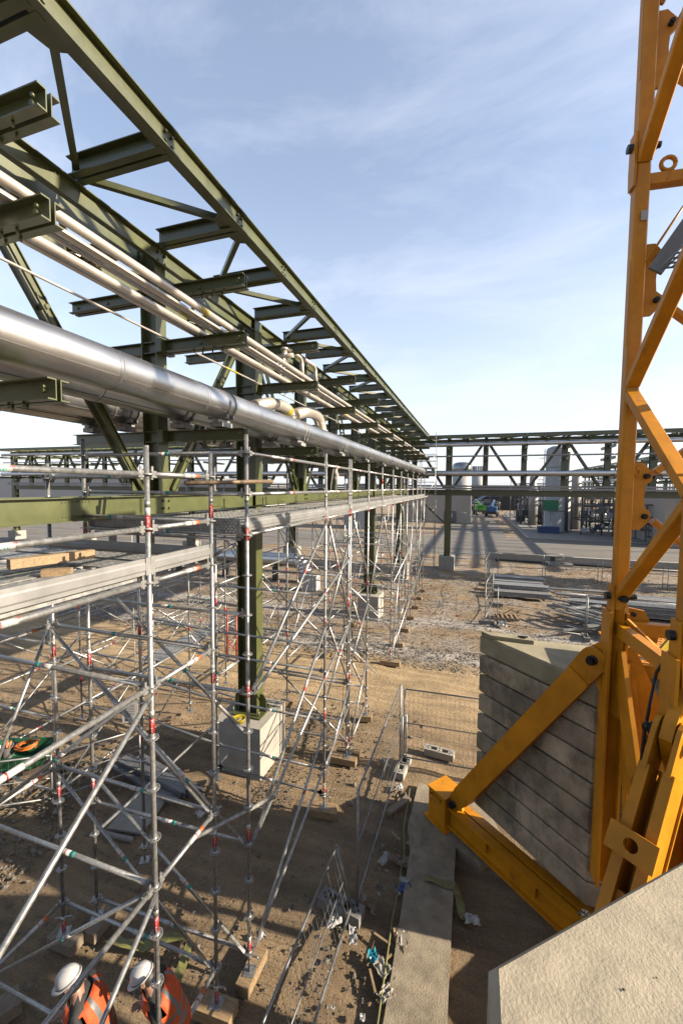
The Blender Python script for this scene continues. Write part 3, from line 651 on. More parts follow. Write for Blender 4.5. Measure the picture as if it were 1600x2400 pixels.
b = MB(); b.tube((-2.93, 3.62, 2.50), (-2.46, 4.75, 2.28), .0245, 10); part('tie_tube', b, 'galvdull', T1)
# printed lengths on the nearest ledgers
def text_on(t, s, c, d, nrm, size, m):
    cu = bpy.data.curves.new('print', 'FONT'); cu.body = s; cu.size = size; cu.align_x = 'CENTER'; cu.align_y = 'CENTER'
    o = bpy.data.objects.new('tmp', cu); COL.objects.link(o); dg = bpy.context.evaluated_depsgraph_get(); me = bpy.data.meshes.new_from_object(o.evaluated_get(dg)); bpy.data.objects.remove(o)
    me.materials.clear(); me.materials.append(M[m]); d = Vector(d).normalized(); nrm = Vector(nrm).normalized(); nrm = (nrm-d*nrm.dot(d)).normalized(); yv = nrm.cross(d)
    R = Matrix((d, yv, nrm)).transposed().to_4x4(); me.transform(R)
    p = inst('printed_length', me, t, c); return p
for z in (6.6, 6.1, 5.6):
    nrm = Vector((1, -.3, (6.5-z)*.6+.1)).normalized(); c = Vector((xa, 1.80, z))+nrm*(R_T+.0022)
    text_on(T1, '2,500', c-Vector((0, .03, .010)), (0, 1, 0), nrm, .040, 'teal'); text_on(T1, 'RCR', c+Vector((0, .05, .012)), (0, 1, 0), nrm, .018, 'red')

# --- long run ---------------------------------------------------------------
T2 = thing('scaffold', 'long run of system scaffold with guard rails and deck stretching along the green rack', 'scaffold', (-4, 13, .1), 'system scaffolds')
FY = [4.36, 7.25, 8.83, 8.98, 10.72, 12.55, 14.45, 16.3, 18.1, 19.95, 21.8, 23.65, 25.5]
FX = [-2.63+(-.012*(y-4.36)) for y in FY]
BX = -5.13; CX = -7.45
ZL = [6.9-.5*n for n in range(14)]
for i, (x, y) in enumerate(zip(FX, FY)):
    near = i < 2; hung = i == 5
    zb = .30 if not hung else 5.3
    standard(T2, x, y, zb, 7.12, [z for z in ZL if z > zb+.05], (5.98-.0*i, 4.0-.06*(i % 3), 2.1, .55) if not hung else (6.75,), None if hung else .12, near, 10 if near else 8)
    if i in (0, 1, 3, 4, 6, 7, 8, 9, 10, 11, 12):
        yb = y if i else 4.26
        standard(T2, BX, yb, .30, 7.1, [z-(.0 if i else .0) for z in ZL], (5.95, 4.1, 2.2), .12, i < 1, 8)
        if i: standard(T2, CX, y+.3, .25, 6.6, ZL[2:], (4.9, 2.6), .12, False, 6)
        for z in ((6.9, 6.4, 5.9, 4.9, 3.9, 1.9, .4) if i == 0 else (5.9, 4.4, 2.9, 1.9, .9, .4)):
            if z in (6.9, 6.4) and i: continue
            ledger(T2, (BX, yb, z), (x, y, z), 'teal' if i < 3 else None, n=8, hd=i < 6)
        if i:
            for z in (5.4, 3.4, 1.9, .9): ledger(T2, (CX, y+.3, z), (BX, yb, z), None, n=6, hd=False)
standard(T2, BX-.02, 5.2, .3, 7.05, ZL, (6.0, 4.2, 2.4), .12, False, 8)
for za, zb in ((5.4, 3.4), (3.9, 1.9), (2.4, .4)): brace(T2, (BX, 4.26, za), (FX[0], 4.36, zb), (0, -.05, 0), 'teal', n=10, r=.023, c0=.6)
for i in range(len(FY)-1):
    if i == 2: continue
    j = i+1 if i != 1 else 2
    p, q = (FX[i], FY[i]), (FX[j], FY[j])
    for z in (6.9, 6.4, 5.9): ledger(T2, (*p, z), (*q, z), 'red' if z > 6 else None, n=10 if i < 3 else 7, hd=i < 5, c0=.4)
    toe_board(T2, (p[0], p[1]+.03), (q[0], q[1]-.03), 5.95)
    if i > 2 or i == 0 or i == 1:
        k = 3 if FY[j]-FY[i] < 2.0 else 6
        for m_ in range(6): plank(T2, (BX+.26+.4*m_, FY[i]+.06, 5.985), (BX+.26+.4*m_, FY[j]-.06, 5.985), .37)
    for z in ((.4, 2.4, 4.4) if i % 2 else (1.4, 3.4)):
        if BX: ledger(T2, (BX, FY[i] if i else 4.26, z), (BX, FY[j], z), None, n=6, hd=False)
    if i % 2 == 0 and i > 2: brace(T2, (BX, FY[i], 5.4), (BX, FY[j], 3.4), (-.05, 0, 0), None, 6); brace(T2, (BX, FY[j], 3.4), (BX, FY[i], 1.4), (-.05, 0, 0), None, 6)
    if i > 2: brace(T2, (CX, FY[i]+.3, (4.9, 2.4)[i % 2]), (CX, FY[j]+.3, (2.9, .4)[i % 2]), (-.05, 0, 0), None, 6)
    if i > 1 and i % 2: brace(T2, (BX, FY[i], 4.4), (FX[i], FY[i], 2.4), (0, -.05, 0), None, 6); brace(T2, (BX, FY[i], 2.4), (FX[i], FY[i], .4), (0, -.05, 0), None, 6)
    if i % 2 == 0 and i > 2: brace(T2, (CX, FY[i]+.3, 4.9), (BX, FY[i], 2.9), (0, -.05, 0), None, 6)
b = MB(); b.bar((BX, 4.31, 6.0), (-2.7, 4.33, 6.0), .012, .19, up=(0, 0, 1))
fr = part('end_toe_panel', b, 'galvdull', T2); b = MB()
for r_ in range(5):
    for c_ in range(44):
        x = -5.06+.053*c_+(.026 if r_ % 2 else 0); b.tube((x, 4.303, 5.935+.034*r_), (x, 4.3, 5.935+.034*r_), .0095, 6)
tag(part('punched_hole', b, 'white', fr), kind='stuff')
t_ = T2
for z in (5.84, 5.52): b = MB(); b.tube((BX+.1 if z > 5.6 else -4.9, 4.34, z), (-2.72 if z > 5.6 else -3.3, 4.36, z), .022, 8); part('lattice_chord', b, 'galvdull', T2)
for x in (-4.75, -4.1, -3.45): b = MB(); b.box((x, 4.36, 5.68), (.13, .012, .30)); part('lattice_plate', b, 'galvdull', T2)
b = MB(); b.tube((-3.3, 4.36, 5.52), (-2.78, 4.36, 5.78), .022, 8); part('lattice_chord', b, 'galvdull', T2)
F = lambda i, z: (FX[i], FY[i], z)
off = (.05, 0, 0)
for a, c, lab in ((F(1, 5.88), F(0, 3.9), 'red'), (F(2, 4.9), F(0, 3.85), 'red'), (F(1, 3.9), F(0, 1.9), 'red'), (F(2, 3.4), F(0, 1.9), 'red'), (F(1, 1.9), F(0, .4), 'red'), (F(2, 1.4), F(0, .42), 'red'),
               (F(1, 5.88), F(2, 3.4), 'red'), (F(1, 3.88), F(2, 1.9), 'red'), (F(1, 3.88), F(2, 5.4), None), (F(1, 1.9), F(2, .45), 'red'), (F(2, 1.9), F(1, .9), None), (F(2, 3.4), F(1, 2.4), 'red'),
               (F(3, 5.85), F(4, 3.9), 'red'), (F(3, 3.9), F(4, 1.9), 'red'), (F(3, 2.4), F(4, .6), 'red'), (F(3, 2.4), F(4, 3.4), None), (F(3, .5), F(4, 1.9), None), (F(3, .42), F(4, .6), None),
               (F(5, 5.7), F(4, 3.4), 'red'), (F(5, 5.7), F(6, 3.4), 'red'), (F(6, 3.4), F(7, 4.4), None), (F(7, 5.85), F(6, 3.9), None), (F(7, 5.85), F(8, 4.0), None),
               (F(6, .5), F(7, 3.8), None), (F(6, .45), F(7, 1.2), None), (F(7, 1.2), F(8, 1.6), None), (F(8, 3.9), F(7, 2.0), None), (F(8, 3.9), F(9, 2.0), None), (F(9, 5.85), F(8, .6), None),
               (F(9, 5.85), F(10, 3.8), None), (F(10, 3.8), F(11, 1.9), None), (F(11, 5.85), F(10, .6), None), (F(11, 5.85), F(12, 3.9), None), (F(6, .42), F(12, 2.2), None), (F(6, 3.0), F(12, 4.6), None)):
    brace(T2, a, c, off, lab, 10 if a[1] < 9.5 else 7, .0225 if a[1] < 9.5 else .021, c0=.35)
for i, z in ((1, .4), (1, 3.4), (2, 1.9), (4, 2.9), (4, 1.2), (6, 1.6)): ledger(T2, (BX, FY[i], z), F(i, z), None, n=8)

# --- tower at the far corner column and the loose run on the left ------------
T3 = thing('scaffold_tower', 'distant tall narrow scaffold tower wrapped round the corner column of the crossing rack', 'scaffold', (-3, 32.3, 0), 'system scaffolds')
for x in (-5.0, -3.9, -2.75):
    for y in (31.2, 32.2):
        standard(T3, x, y, .2, 10.6 if x > -3 and y < 32 else 9.0, [.5*k for k in range(1, 18)], (6.8, 3.2), .0, False, 6)
for z in (1, 2, 3, 4, 5, 5.9, 6.4, 6.9, 7.5, 8.0, 8.5, 9.0):
    for y in (31.2, 32.2): ledger(T3, (-5, y, z), (-2.75, y, z), None, n=6, hd=False)
    ledger(T3, (-2.75, 31.2, z), (-2.75, 32.2, z), None, n=6, hd=False); ledger(T3, (-3.9, 31.2, z), (-3.9, 32.2, z), None, n=6, hd=False)
for k in range(4): brace(T3, (-3.9, 31.2, 1+2*k), (-2.75, 31.2, 3+2*k), (0, -.05, 0), None, 6)
for y in (31.45, 31.8): plank(T3, (-5, y, 5.95), (-2.8, y, 5.95), .33); plank(T3, (-5, y, 7.95), (-2.8, y, 7.95), .33)
T4 = thing('scaffold', 'far left scaffold run standing on the sand behind the near tower', 'scaffold', (-8.5, 6.5, 0), 'system scaffolds')
for x in (-7.7, -10.2):
    for y in (5.6, 8.2, 10.8, 13.4, 16.0):
        standard(T4, x, y, .2, 4.4 if y < 9 else 5.4, [.4+.5*k for k in range(8)], (3.2, 1.2), .0, False, 8)
for i, y in enumerate((5.6, 8.2, 10.8, 13.4, 16.0)):
    for z in (.4, 1.9, 3.4): ledger(T4, (-10.2, y, z), (-7.7, y, z), 'teal' if y < 9 else None, n=6, hd=False)
    if i < 4:
        for x in (-7.7, -10.2):
            for z in (.4, 1.9, 2.9, 3.9)[i % 2:]: ledger(T4, (x, y, z), (x, y+2.6, z), 'red' if y < 9 else None, n=6, hd=False)
            brace(T4, (x, y, 3.4), (x, y+2.6, 1.4), (.05, 0, 0), None, 6); brace(T4, (x, y+2.6, 2.4), (x, y, .4), (.05, 0, 0), None, 6)
for z, yy in ((1.95, 8.3), (1.95, 9.6)): plank(T4, (-7.9, yy, z), (-7.9, yy+1.2, z), .6)
b = MB(); b.tube((-7.3, 10.9, .9), (-7.3, 10.9, 2.6), .03, 8); b.tube((-7.1, 11.1, .9), (-7.1, 11.1, 2.4), .026, 8); b.tube((-7.3, 10.9, 1.6), (-7.1, 11.1, 1.2), .02, 6); part('red_gate_post', b, 'redpaint', T4)
b = MB(); b.plate([(-6.95, 6.5, 1.45), (-6.65, 6.62, 1.45), (-6.65, 6.62, 1.9), (-6.95, 6.5, 1.9)], (.35, -1, 0), .008)
b.mi = 1
for k in range(7): b.box((-6.80, 6.553, 1.84-.035*k), (.2, .003, .009), .38)
b.box((-6.86, 6.533, 1.52), (.09, .003, .07), .38)
part('notice', b, ['paper', 'darkst'], T4)

# --- timber sole blocks ------------------------------------------------------
def timber(x, y, l, w, h, rz, label, m='wood', z=0.0):
    b = MB(); R = Matrix.Rotation(rz, 3, 'Z'); c = .006
    pts = [(-l/2+c, -w/2), (l/2-c, -w/2), (l/2, -w/2+c), (l/2, w/2-c), (l/2-c, w/2), (-l/2+c, w/2), (-l/2, w/2-c), (-l/2, -w/2+c)]
    pts = [(x+(R @ Vector((a, b_, 0))).x, y+(R @ Vector((a, b_, 0))).y) for a, b_ in pts]
    b.prism(pts, z-.03, z+h); return solo('timber_block', b, m, label, 'timber block', (x, y, z), 'timber sole blocks under the scaffold feet')
timber(-2.86, 3.93, .52, .23, .12, .05, 'broad timber sole block at the bottom edge under the foot right of the workers')
timber(-2.632, 4.43, .50, .185, .12, 1.54, 'long narrow timber sole block with a sunlit side, next foot beyond the broad block')
timber(-5.33, 3.915, .45, .2, .12, .03, 'square grey timber sole block above the left worker', 'woodold'); timber(-5.04, 4.24, .40, .18, .12, 1.62, 'small timber sole block with a sawn end beside the square grey one', 'woodold')
timber(-2.84, 2.99, .5, .3, .12, .3, 'timber sole block hidden below the two workers'); timber(-5.38, 2.99, .6, .26, .12, 1.1, 'weathered timber block cut by the left edge beside the workers', 'woodold')
timber(-2.67, 7.25, .52, .26, .12, .12, 'timber sole block lying at the edge of the shadow, below the second front post'); timber(-2.75, 8.83, .62, .22, .12, .02, 'front one of two parallel timber blocks under the double posts'); timber(-2.72, 9.12, .58, .2, .11, .03, 'rear one of two parallel timber blocks under the double posts')
for i in (4, 6, 7, 8, 9, 10, 11, 12):
    timber(FX[i], FY[i], (.34, 0, .74, .42, .40, .36, .4, .34, .36)[i-4], .24, .12, (.15, 0, .02, .0, -.05, .1, .04, -.06, .05)[i-4],
           {4: 'square timber sole block with dark sides right of the plinths', 6: 'longest sole board of the front row, by the pale gravel stripe'}.get(i, '%s timber sole block beyond the long sole board, counted towards the far end' % {7: 'first', 8: 'second', 9: 'third', 10: 'fourth', 11: 'fifth', 12: 'sixth'}.get(i, '')))
for i in (3, 4, 6, 7, 8): timber(BX, FY[i], .4, .26, .12, .1*i, '%s timber sole block of the back row under the long scaffold' % {3: 'nearest', 4: 'second', 6: 'third', 7: 'fourth', 8: 'fifth'}[i])
# on the near deck
b = MB(); b.box((-3.75, 2.78, 5.80), (.085, .70, .085), -.25); solo('timber_post', b, 'wood', 'sawn timber post lying on the near scaffold deck on top of a short offcut', 'timber', (-3.75, 2.78, 5.76))
b = MB(); b.box((-3.5, 2.62, 5.72), (.09, .22, .06), -.9); solo('timber_offcut', b, 'wood', 'short timber offcut under the post on the near scaffold deck', 'timber', (-3.5, 2.62, 5.69))
b = MB()
pts = [(-2.71+.02*sin(k*2.1), 7.95+.015*cos(3*k), 6.93-.05*k) for k in range(7)]
b.path(pts, [.02, .035, .05, .045, .055, .04, .012], 7); b.path([(-2.72, 7.85, 6.9), (-2.74, 7.75, 6.5), (-2.72, 7.7, 6.25)], .008, 5)
solo('hanging_rag', b, 'cloth', 'pale rag knotted to the top guard rail of the long scaffold', 'rag', (-2.71, 7.9, 6.93))
# ------------------------------------------------------------------ tower crane and its ballast
CR = thing('tower_crane', 'orange lattice tower crane standing on a cross base at the right edge', 'tower crane', (2.595, 5.32, 0))
ph = radians(5); E1 = Vector((cos(ph), sin(ph), 0)); E3 = Vector((sin(ph), -cos(ph), 0)); w_ = 1.45
LEG = [Vector((1.81, 5.98, 0))]; LEG += [LEG[0]+E1*w_, LEG[0]+E3*w_, LEG[0]+E1*w_+E3*w_]; CC = LEG[0]+(E1+E3)*w_/2
Z = Vector((0, 0, 1))
def sq_tube(b, p, q, w, h, up, c=.02): b.sweep(p, q, [[(-w/2+c, -h/2), (w/2-c, -h/2), (w/2, -h/2+c), (w/2, h/2-c), (w/2-c, h/2), (-w/2+c, h/2), (-w/2, h/2-c), (-w/2, -h/2+c)]], up)
joints = (4.96, 10.42, 15.9)
for i, l in enumerate(LEG):
    ox = -E1 if i in (0, 2) else E1; oy = -E3 if i in (0, 1) else E3
    for za, zb in ((4.96, 10.42), (10.44, 15.9)):
        b = MB(); sq_tube(b, l+Z*(za+.01), l+Z*(zb-.01), .155, .155, E1)
        for zz in (za+.9, za+3.3):      # welded edge strips
            b.bar(l+ox*.0795+Z*zz+E3*.03, l+ox*.0795+Z*(zz+1.0)+E3*.03, .03, .006, up=ox)
        for zz in np.arange(za+.4, zb-.3, .38): b.tube(l-ox*.0785-oy*.0+Z*zz, l-ox*.082+Z*zz, .012, 6)
        lg = part('mast_leg', b, 'orange', CR)
        for zz in (za+1.75,):
            b = MB(); b.lathe((0, 0, 0), [(.03, -.012), (.06, -.012), (.06, .012), (.03, .012), (.03, -.012)], 14)
            b.v = [tuple(l-oy*.0-ox*(.12)+E3*(.02)+Vector((x*abs(E1.x), 0, 0))*0+Z*(zz+y)+E1*0+(-ox)*x*.6+E3*z) for x, y, z in b.v]; part('lifting_eye', b, 'orange', lg)
    for zj in joints[:2]:
        b = MB()
        for d in (ox, oy):
            s2 = Z.cross(d)
            b.plate([l+d*.093-s2*.07+Z*(zj-.30), l+d*.093+s2*.07+Z*(zj-.30), l+d*.093+s2*.085+Z*(zj-.1), l+d*.093+s2*.07+Z*(zj+.32), l+d*.093-s2*.07+Z*(zj+.32), l+d*.093-s2*.085+Z*(zj-.1)], d, .028)
        fp = part('fish_plate', b, 'orange', CR)
        b = MB()
        for d in (ox, oy):
            for dz in (.17,): b.tube(l-d*.15+Z*(zj+dz), l+d*.16+Z*(zj+dz), .048, 14); b.tube(l-d*.19+Z*(zj+dz), l-d*.13+Z*(zj+dz), .036, 10)
        part('joint_pin', b, 'steel', fp)
def lace(a, za, c, zb, w, h, nrm, name='lacing_bar'):
    b = MB(); sq_tube(b, a+Z*za+(c-a).normalized()*.06, c+Z*zb-(c-a).normalized()*.06, w, h, nrm, .012); part(name, b, 'orange', CR)
na = [5.1+2.62*k for k in range(5)]; nb = [6.41+2.62*k for k in range(4)]
for (A_, B_, nrm) in ((LEG[0], LEG[2], E1), (LEG[1], LEG[3], E1)):
    for k in range(4):
        lace(A_, na[k]+.06, B_, nb[k]-.04, .10, .15, nrm)
        if k != 1: lace(B_, nb[k]+.04, A_, na[k+1]-.06, .10, .15, nrm)
for (A_, B_, nrm) in ((LEG[0], LEG[1], E3), (LEG[2], LEG[3], E3)):
    far = A_ is LEG[0]
    for k in range(4):
        n0 = nb[k]
        if far:
            d = E1
            lace(A_+E1*.26, n0+.30, B_, na[k+1]-.1, .07, .12, nrm); lace(A_+E1*.26, n0-.30, B_, na[k]+.1, .07, .12, nrm)
            o = A_+E1*.09; pts = [(0, -.42), (.09, -.42), (.20, -.30), (.20, -.2), (.13, -.14), (.12, 0), (.13, .14), (.2, .2), (.2, .30), (.09, .42), (0, .42)]
            b = MB(); b.plate([o+E1*x+Z*(n0+z) for x, z in pts], E3, .04); gp = part('node_plate', b, 'orange', CR)
            for s_ in (-1, 1):
                b = MB(); b.tube(o+E1*.13+Z*(n0+s_*.25)+E3*.06, o+E1*.13+Z*(n0+s_*.25)-E3*.06, .034, 10); b.tube(o+E1*.13+Z*(n0+s_*.25)+E3*.075, o+E1*.13+Z*(n0+s_*.25)+E3*.06, .02, 8); part('bolt', b, 'steel', gp)
        else:
            lace(A_, na[k], B_, nb[k], .07, .11, nrm); lace(B_, nb[k], A_, na[k+1], .07, .11, nrm)
lace(LEG[0], 10.18, LEG[1], 10.18, .12, .14, Z, 'cross_tube'); lace(LEG[2], 10.18, LEG[3], 10.18, .12, .14, Z, 'cross_tube')
b = MB(); c0 = LEG[0]+E1*.28+Z*10.36
b.path([c0+E1*(.075*cos(a))+Z*(.075*sin(a)) for a in np.linspace(0, 2*pi, 15)], .024, 8); part('lifting_eye', b, 'orange', CR)
b = MB(); b.tube(LEG[0]+E1*.05+E3*.12+Z*9.2, LEG[0]+E1*.6+E3*.1+Z*10.1, .015, 6); part('rod', b, 'orange', CR)
b = MB(); b.tube(LEG[0]+E1*.55+E3*.25+Z*8.9, LEG[0]+E1*.55+E3*.25+Z*10.1, .02, 6); part('rod', b, 'orange', CR)
b = MB(); b.box(LEG[0]+E3*.0945+E1*.02+Z*9.75, (.07, .004, .11), ph); part('sticker', b, 'white', CR)
b = MB(); q0 = Vector((1.87, 5.58, 0)); b.bar(q0+Z*8.95, q0+E1*.62+Z*9.93, .04, .16); st = part('stair_stringer', b, 'midst', CR)
b = MB()
for k in range(9): b.bar(q0+E3*.1+Z*(8.93+.0*k)+E1*(.06*k), q0+E3*.6+Z*(8.93)+E1*(.06*k), .008, .02)
for k in range(6): b.bar(q0+E3*(.1+.1*k)+Z*8.93, q0+E3*(.1+.1*k)+E1*.55+Z*8.93, .008, .02)
part('mesh_tread', b, 'midst', CR)
# base section below the mast
for i, l in enumerate(LEG):
    b = MB(); l2 = l-(E1 if i in (0, 2) else -E1)*.03
    b.sweep(l2+Z*1.25, l2+Z*4.94, P_I(.22, .26, .03, .03), up=E1)
    part('base_leg', b, 'orange', CR)
DIRS = [(LEG[0]-CC).normalized(), (LEG[1]-CC).normalized(), (LEG[2]-CC).normalized(), (LEG[3]-CC).normalized()]
for i, d in enumerate(DIRS):
    sd = Z.cross(d); P = lambda r, z, o=0: CC+d*r+sd*o+Z*z
    # raking strut with clevis ends
    b = MB(); b.sweep(P(1.42, 3.96), P(3.40, .86), [[(-.135, -.145), (-.05, -.145), (-.05, .15), (-.135, .15)], [(.05, -.145), (.135, -.145), (.135, .15), (.05, .15)], [(-.155, -.17), (.155, -.17), (.155, -.147), (-.155, -.147)]], up=Vector((0, 0, 1)))
    b.bar(P(2.0, 3.05)+Z*.06, P(3.1, 1.33)+Z*.06, .098, .10)
    st = part('raking_strut', b, 'orange', CR)
    for r, z, tr in ((1.25, 4.23, 1), (3.55, .62, -1)):
        ax_ = (P(3.55, .62)-P(1.25, 4.23)).normalized()*tr; n_ = ax_.cross(sd)
        for o in (-.09, .09):
            c_ = P(r, z, o); R_ = .17 if tr > 0 else .13
            b = MB(); b.plate([c_+ax_*.36+n_*.16, c_+ax_*.36-n_*.16]+[c_+(-ax_*sin(a)-n_*cos(a))*R_ for a in np.linspace(0, pi, 9)], sd, .04); part('clevis_plate', b, 'orange', st)
        b = MB(); b.tube(P(r, z, -.17), P(r, z, .17), .062, 16); b.tube(P(r, z, .17), P(r, z, .215), .045, 8); b.tube(P(r, z, -.215), P(r, z, -.17), .045, 8); part('pin', b, 'steel', st)
        b = MB(); b.plate([P(.93, 5.0), P(.93, 3.55), P(1.06, 3.6), P(r+.08, z-.16), P(r+.15, z+.02), P(r+.07, z+.15), P(r-.12, z+.32), P(1.06, 4.75), P(1.03, 5.0)], sd, .10) if tr > 0 else b.plate([P(3.4, .5), P(3.75, .5), P(3.66, .68), P(3.56, .75), P(3.46, .68)], sd, .06)
        part('lug', b, 'orange', CR)
    b = MB()
    c_ = P(1.78, 3.40, 0); ax_ = (P(3.55, .62)-P(1.25, 4.23)).normalized(); n_ = ax_.cross(sd); nn = n_ if n_.z > 0 else -n_
    ring = [(cos(a), sin(a)) for a in np.linspace(0, 2*pi, 13)[:-1]]
    base = c_+nn*.20
    outer = [(.30, .11), (.30, -.11), (-.30, -.11), (-.30, .11)]
    sq = [(max(-.18, min(.18, x*.36)), max(-.11, min(.11, y*.22))) for x, y in ring]
    V_ = [base+sd*x+ax_*y for x, y in sq]+[base+sd*(x*.055)+ax_*(y*.055) for x, y in ring]
    b.add(V_+[v+nn*.03 for v in V_], [(j, (j+1) % 12, 12+(j+1) % 12, 12+j) for j in range(12)]+[(24+12+j, 24+12+(j+1) % 12, 24+(j+1) % 12, 24+j) for j in range(12)]+[(j, 24+j, 24+(j+1) % 12, (j+1) % 12) for j in range(12)]+[(12+(j+1) % 12, 36+(j+1) % 12, 36+j, 12+j) for j in range(12)])
    if i == 2: part('tie_plate', b, 'orange', st)
    # twin cross beam on the ground
    for o in (-.10, .10):
        b = MB(); b.sweep(P(.35, .34, o), P(3.62, .34, o), P_I(.38, .165, .03, .02)); part('cross_base_beam', b, 'orange', CR)
    for r in (1.0, 1.9, 2.8):
        b = MB(); b.box(P(r, .40), (.05, .34, .2), atan2(d.y, d.x)); part('spacer_plate', b, 'orange', CR)
    b = MB(); b.box(P(3.86, .36), (.42, .46, .62), atan2(d.y, d.x)); b.box(P(3.86, .08), (.56, .58, .05), atan2(d.y, d.x)); b.box(P(3.86, .685), (.46, .5, .03), atan2(d.y, d.x))
    ft = part('foot_box', b, 'orange', CR); b = MB()
    h_ = [P(3.86+dx, zz, o) for dx, zz, o in ((-.12, .60, .23), (-.12, .60, .31), (.12, .60, .31), (.12, .60, .23))]; b.path(h_, .013, 6); part('handle', b, 'orange', ft)
b = MB(); b.box(CC+Z*.55, (.9, .9, .75), radians(-40)); part('centre_hub', b, 'orange', CR)
for (A_, B_, nrm) in ((LEG[0], LEG[2], E1), (LEG[0], LEG[1], E3), (LEG[1], LEG[3], E1), (LEG[2], LEG[3], E3)):
    u_ = (B_-A_).normalized(); mid = (A_+B_)/2
    b = MB(); b.bar(A_+u_*.06+Z*4.42, mid+Z*3.0, .05, .30, up=Z); part('wide_brace', b, 'orange', CR)
    b = MB(); b.bar(B_-u_*.06+Z*4.42, mid+Z*3.0, .05, .30, up=Z); part('wide_brace', b, 'orange', CR)
    b = MB(); b.bar(A_+u_*.1+Z*4.3+nrm*.06, A_+u_*.42+Z*2.3+nrm*.06, .07, .12, up=u_); part('slim_brace', b, 'orange', CR)
    b = MB(); b.bar(A_+u_*.05+Z*4.72, B_-u_*.05+Z*4.72, .10, .16); part('top_rail', b, 'orange', CR)
# access platform over the ballast
pf = MB(); pz = 4.22
pl = []
for k in range(3):
    b = MB(); x0 = 1.95+.44*k
    b.box((x0+.21, 6.72, pz), (.42, 1.15, .03))
    for i in range(9):
        for j in range(5): b.box((x0+.05+.08*j+(.03 if i % 2 else 0), 6.22+.125*i, pz+.018), (.045, .03, .008), .7 if (i+j) % 2 else -.7)
    part('chequer_plate', b, 'orange', CR)
b = MB(); b.box((2.6, 6.12, pz-.08), (1.4, .05, .16)); part('platform_edge', b, 'orange', CR)
b = MB(); b.plate([(2.28, 6.25, 4.25), (2.62, 6.45, 4.62), (2.62, 6.45, 4.45), (2.36, 6.30, 4.25)], (-.5, .85, 0), .03); part('stay_plate', b, 'yellowp', CR)  # orange bracket in the sun: its sunlit yellow is put into the colour
b = MB(); o = LEG[0]+E1*.14-E3*.12; b.plate([o+Z*4.52, o+E1*.36+Z*4.52, o+E1*.37+Z*4.6, o+E1*.20+Z*4.93, o+E1*.02+Z*4.96], E3, .04); ep = part('end_lug', b, 'orange', CR)
b = MB(); b.tube(o+E1*.07+Z*4.88-E3*.03, o+E1*.07+Z*4.88+E3*.05, .03, 10); part('bolt', b, 'steel', ep)
b = MB(); b.bar(LEG[0]+E1*.05+E3*.12+Z*4.86, LEG[0]+E1*.52+E3*.75+Z*4.32, .035, .05); part('rod', b, 'orange', CR)
b = MB(); b.path([LEG[0]-E3*(-.12)+E1*(-.05)+Z*4.66, LEG[0]+E3*.17+E1*.0+Z*4.60, LEG[0]+E3*.17+E1*.1+Z*4.57, LEG[0]+E3*.12+E1*.12+Z*4.64], .016, 7); part('tie_hook', b, 'orange', CR)
# hanging power cable
b = MB(); b.path([(2.35, 4.75, 9), (2.15, 4.75, 7), (2.045, 4.75, 5.87), (2.0, 4.75, 5.42), (1.935, 4.75, 5.11), (1.885, 4.75, 4.86), (1.805, 4.78, 4.66), (1.77, 4.8, 4.30), (1.735, 4.8, 3.98), (1.70, 4.8, 3.0)], .016, 8)
solo('power_cable', b, 'black', 'black cable hanging down inside the orange crane mast', 'cable', (1.9, 4.75, 4.9))
# ballast
def ballast(pts, z0, z1, n, label, topmat, seed):
    g = random.Random(seed); cx = sum(p[0] for p in pts)/len(pts); cy = sum(p[1] for p in pts)/len(pts)
    t = thing('ballast_stack', label, 'ballast', (cx, cy, z0), 'crane ballast stacks'); h = (z1-z0)/n
    for k in range(n):
        dx, dy = (g.uniform(-.008, .008), g.uniform(-.008, .008)) if k < n-1 else (0, 0); c = .03
        def inset(q, s): return [(cx+(x-cx)*(1-s)+dx, cy+(y-cy)*(1-s)+dy) for x, y in q]
        za, zb = z0+h*k, z0+h*(k+1)-.022; lay = [(za, .020), (za+c, 0), (zb-c, 0), (zb, .018)]
        b = MB(); m = len(pts); vs = []
        for zz, s in lay: vs += [(x, y, zz) for x, y in inset(pts, s)]
        fs = [(q*m+j, q*m+(j+1) % m, (q+1)*m+(j+1) % m, (q+1)*m+j) for q in range(3) for j in range(m)]+[tuple(range(m-1, -1, -1)), tuple(range(3*m, 4*m))]
        b.add(vs, fs); part('concrete_slab', b, topmat if k == n-1 else 'slab', t)
    return t
BA = ballast([(.183, 7.50), (1.62, 6.08), (3.72, 6.20), (5.0, 7.60)], .72, 3.92, 9, 'stack of stained concrete ballast slabs behind the orange raking strut', 'slabtop', 3)
b = MB(); b.prism([(.20, 7.48), (.36, 7.31), (1.02, 7.28), (.98, 7.485)], 3.90, 3.965); pd = part('lifting_pad', b, 'slabtop', BA)
b = MB(); b.tube((.86, 7.37, 3.965), (.86, 7.37, 3.97), .05, 10); b.bar((.78, 7.37, 3.985), (.94, 7.38, 3.985), .02, .02); part('lifting_loop', b, 'steel', pd)
BB = ballast([(.113, 1.678), (1.50, 2.852), (3.2, 2.83), (4.4, 1.7), (4.4, .2), (.104, .2)], .56, 4.55, 12, 'pale rough concrete ballast slab in the lower right corner, right below the camera', 'rough', 5)
